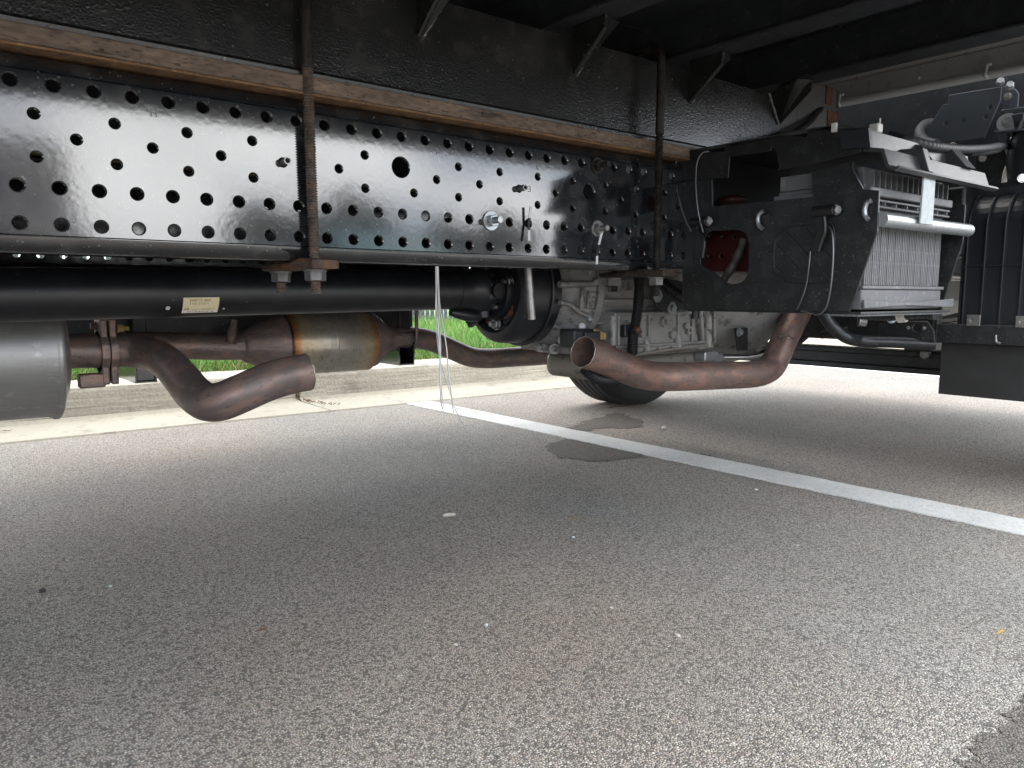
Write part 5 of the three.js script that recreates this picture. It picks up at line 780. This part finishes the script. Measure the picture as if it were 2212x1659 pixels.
pebble([1633, 1059], 0.004, pale, 'small pale stone just outside the white line', 'pebble');
pebble([92, 1279], 0.005, darkS, 'black bit of gravel on open asphalt');
for (const p of [[1050, 1352], [1238, 1162], [985, 1395], [238, 1268], [1320, 1315], [455, 1034], [1465, 1375], [1720, 1180], [1580, 1685]]) pebble(p, 0.0026 + 0.0012 * hash2(p[0], 3), hash2(p[0], 9) < 0.5 ? blueS : pale, 'tiny pale grit stone on open asphalt', 'grit_stone', 'grit on the asphalt');
{ const tw = [], c = onY([1352, 880], 0.004), R = rng(17); let p = c.clone().add(V(-0.10, 0.003, -0.03)); for (let k = 0; k < 7; k++) { const q = p.clone().add(V(0.028 + 0.01 * R(), 0.006 * (R() - 0.5), 0.02 * (R() - 0.5))); q.y = Math.max(0.002, q.y); tw.push(bar(p, q, 0.0016, { rad: 6 })); if (R() < 0.6) tw.push(bar(q, q.clone().add(V(0.02 * (R() - 0.3), 0.012, 0.03 * (R() - 0.5))), 0.0011, { rad: 5 })); p = q; } const m = mesh('twig', tw, std({ color: lin(0.07, 0.04, 0.025), roughness: 0.9 })); top(m, 'twig', 'thin dry brown twig on asphalt near the gutter', 'twig'); }
for (const [px, col, label, s] of [[[565, 1362], [0.16, 0.07, 0.02], 'curled brown leaf fragment on open asphalt', 0.006], [[2160, 1368], [0.36, 0.24, 0.06], 'yellow leaf fragment on open asphalt', 0.008], [ZD(40, 1313), [0.2, 0.08, 0.03], 'reddish leaf fragment lying in the gutter', 0.012], [[1240, 1122], [0.33, 0.22, 0.06], 'thin straw coloured leaf sliver by the cigarette butt', 0.007]]) {
  const yy = px[1] < 940 ? 0.013 : 0, p = onY(px, yy), g = slab([V(-1.6 * s, 0.0005, 0), V(-0.4 * s, 0.3 * s, 0.45 * s), V(1.2 * s, 0.001, 0.3 * s), V(1.7 * s, 0.2 * s, -0.1 * s), V(0.2 * s, 0.001, -0.4 * s)], 0.0006), m = mesh('leaf_fragment', g, std({ color: lin(...col), roughness: 0.8 })); m.position.set(p.x, yy + 0.001, p.z); top(m, 'leaf_fragment', label, 'leaf'); }

// ================================================================ PARKED CAR AND ADDED STAND-IN VAN, MIRRORED IN THE GLOSSY RAIL
function vehicle(name, label, category, prof, wid, glass, wheels, paint, lamps, pos, turn) {
  const v = new THREE.Group(); top(v, name, label, category); const gl = std({ color: lin(0.015), roughness: 0.06 });
  mesh('body', plateZ(prof, -wid / 2, wid, 0.05), paint, v);
  for (const s of [-1, 1]) for (const w of glass) mesh('window', plateZ(w, s * (wid / 2 + 0.001) - 0.003, 0.006, 0.001), gl, v);
  for (const x of wheels) for (const s of [-1, 1]) { const w = mesh('wheel', latheZ([[-0.1, 0.2], [-0.11, 0.28], [-0.09, 0.33], [0.09, 0.33], [0.11, 0.28], [0.1, 0.2]], 0, 0, 40), M.rubber, v); w.position.set(x, 0.33, s * (wid / 2 - 0.09)); mesh('rim', latheZ([[-0.08, 0.2], [0, 0.17], [0.07 * s, 0.0]], 0, 0, 32), M.galv, w); }
  for (const [x, y, z] of lamps) mesh('tail_lamp', bx(x - 0.03, x + 0.03, y - 0.1, y + 0.1, z - 0.09, z + 0.09, 0.02), std({ color: lin(0.4, 0.01, 0.01), roughness: 0.2 }), v);
  v.position.copy(pos); v.rotation.y = turn; return v;
}
vehicle('stand_in_van', 'added dark brown van standing in for a crouching figure mirrored in the rail', 'van', [[-2.4, 0.4], [-2.4, 2.3], [-2.2, 2.45], [1.1, 2.45], [1.9, 1.5], [2.6, 1.25], [2.65, 0.4], [2.05, 0.4], [1.9, 0.68], [1.5, 0.68], [1.35, 0.4], [-1.15, 0.4], [-1.3, 0.68], [-1.7, 0.68], [-1.85, 0.4]], 1.95, [[[0.5, 1.5], [0.5, 2.2], [1.1, 2.2], [1.65, 1.5]]], [-1.5, 1.7], std({ color: lin(0.03, 0.02, 0.018), roughness: 0.25, clearcoat: 1 }), [[-2.4, 1.2, -0.85], [-2.4, 1.2, 0.85]], V(0.9, 0, 10.5), Math.PI / 2);  // added van, gives the rail the dark reflection of a crouching figure
vehicle('parked_car', 'teal parked hatchback across the lot', 'car', [[-1.95, 0.35], [-2.0, 0.8], [-1.75, 1.35], [-1.4, 1.5], [0.1, 1.5], [0.9, 1.0], [1.85, 0.85], [1.95, 0.35], [1.6, 0.35], [1.45, 0.66], [1.05, 0.66], [0.9, 0.35], [-0.9, 0.35], [-1.05, 0.66], [-1.45, 0.66], [-1.6, 0.35]], 1.75, [[[-1.35, 1.0], [-1.25, 1.4], [-0.4, 1.4], [-0.4, 1.0]], [[-0.3, 1.0], [-0.3, 1.4], [0.05, 1.4], [0.6, 1.0]]], [-1.25, 1.25], std({ color: lin(0.03, 0.14, 0.15), roughness: 0.25, clearcoat: 1 }), [[-1.93, 0.85, -0.7], [-1.93, 0.85, 0.7]], V(6.2, 0, 9), Math.PI / 2 + 0.1);

// trees across the lot, their dark tops mirrored low in the rail
{
  const bark = std({ color: lin(0.05, 0.04, 0.03), roughness: 0.9 }), leafM = std({ color: lin(0.035, 0.055, 0.02), roughness: 0.8 }), variants = [0, 1, 2].map(q => {
    const R = rng(300 + q), L = []; const lq = () => { const r = 0.16 + 0.2 * R(), g = new THREE.PlaneGeometry(r, r * 0.8); g.rotateX(R() * 6); g.rotateY(R() * 6); return g; };
    for (let c = 0; c < 26; c++) { const a = R() * 6.28, d = 1.5 * Math.sqrt(R()), cx = d * Math.cos(a), cz = d * Math.sin(a), cy = 2.0 + 2.1 * R() * (1 - d / 2.6); for (let k = 0; k < 46; k++) L.push(lq().translate(cx + 0.9 * (R() - 0.5), cy + 0.8 * (R() - 0.5), cz + 0.9 * (R() - 0.5))); }
    return wind(mergeGeometries(L.map(flatten)));
  }), trunk = sweep([V(0, 0, 0), V(0.05, 1, 0.02), V(0, 2, 0), V(0.1, 3.2, 0)], 0.14, { seg: 12, rad: 10, rf: t => 1 - 0.6 * t });
  [[-9, 24, 1.1], [-4.5, 26, 0.95], [0.2, 25, 1.15], [3.4, 27, 0.9], [11, 25, 1.0], [14.5, 27, 1.15], [18, 25, 0.95], [22, 26, 1.1], [27, 25, 1.0], [33, 27, 1.2]].forEach(([x, z, sc], i) => {
    const t = new THREE.Group(); mesh('trunk', trunk, bark, t); mesh('crown', variants[i % 3], leafM, t); t.position.set(x, 0, z); t.scale.setScalar(sc); t.rotation.y = i * 1.7; top(t, 'broadleaf_tree', 'leafy broadleaf tree in the row across the lot behind the parked vehicles', 'tree', 'trees across the lot');
  });
}

renderer.render(scene, camera);
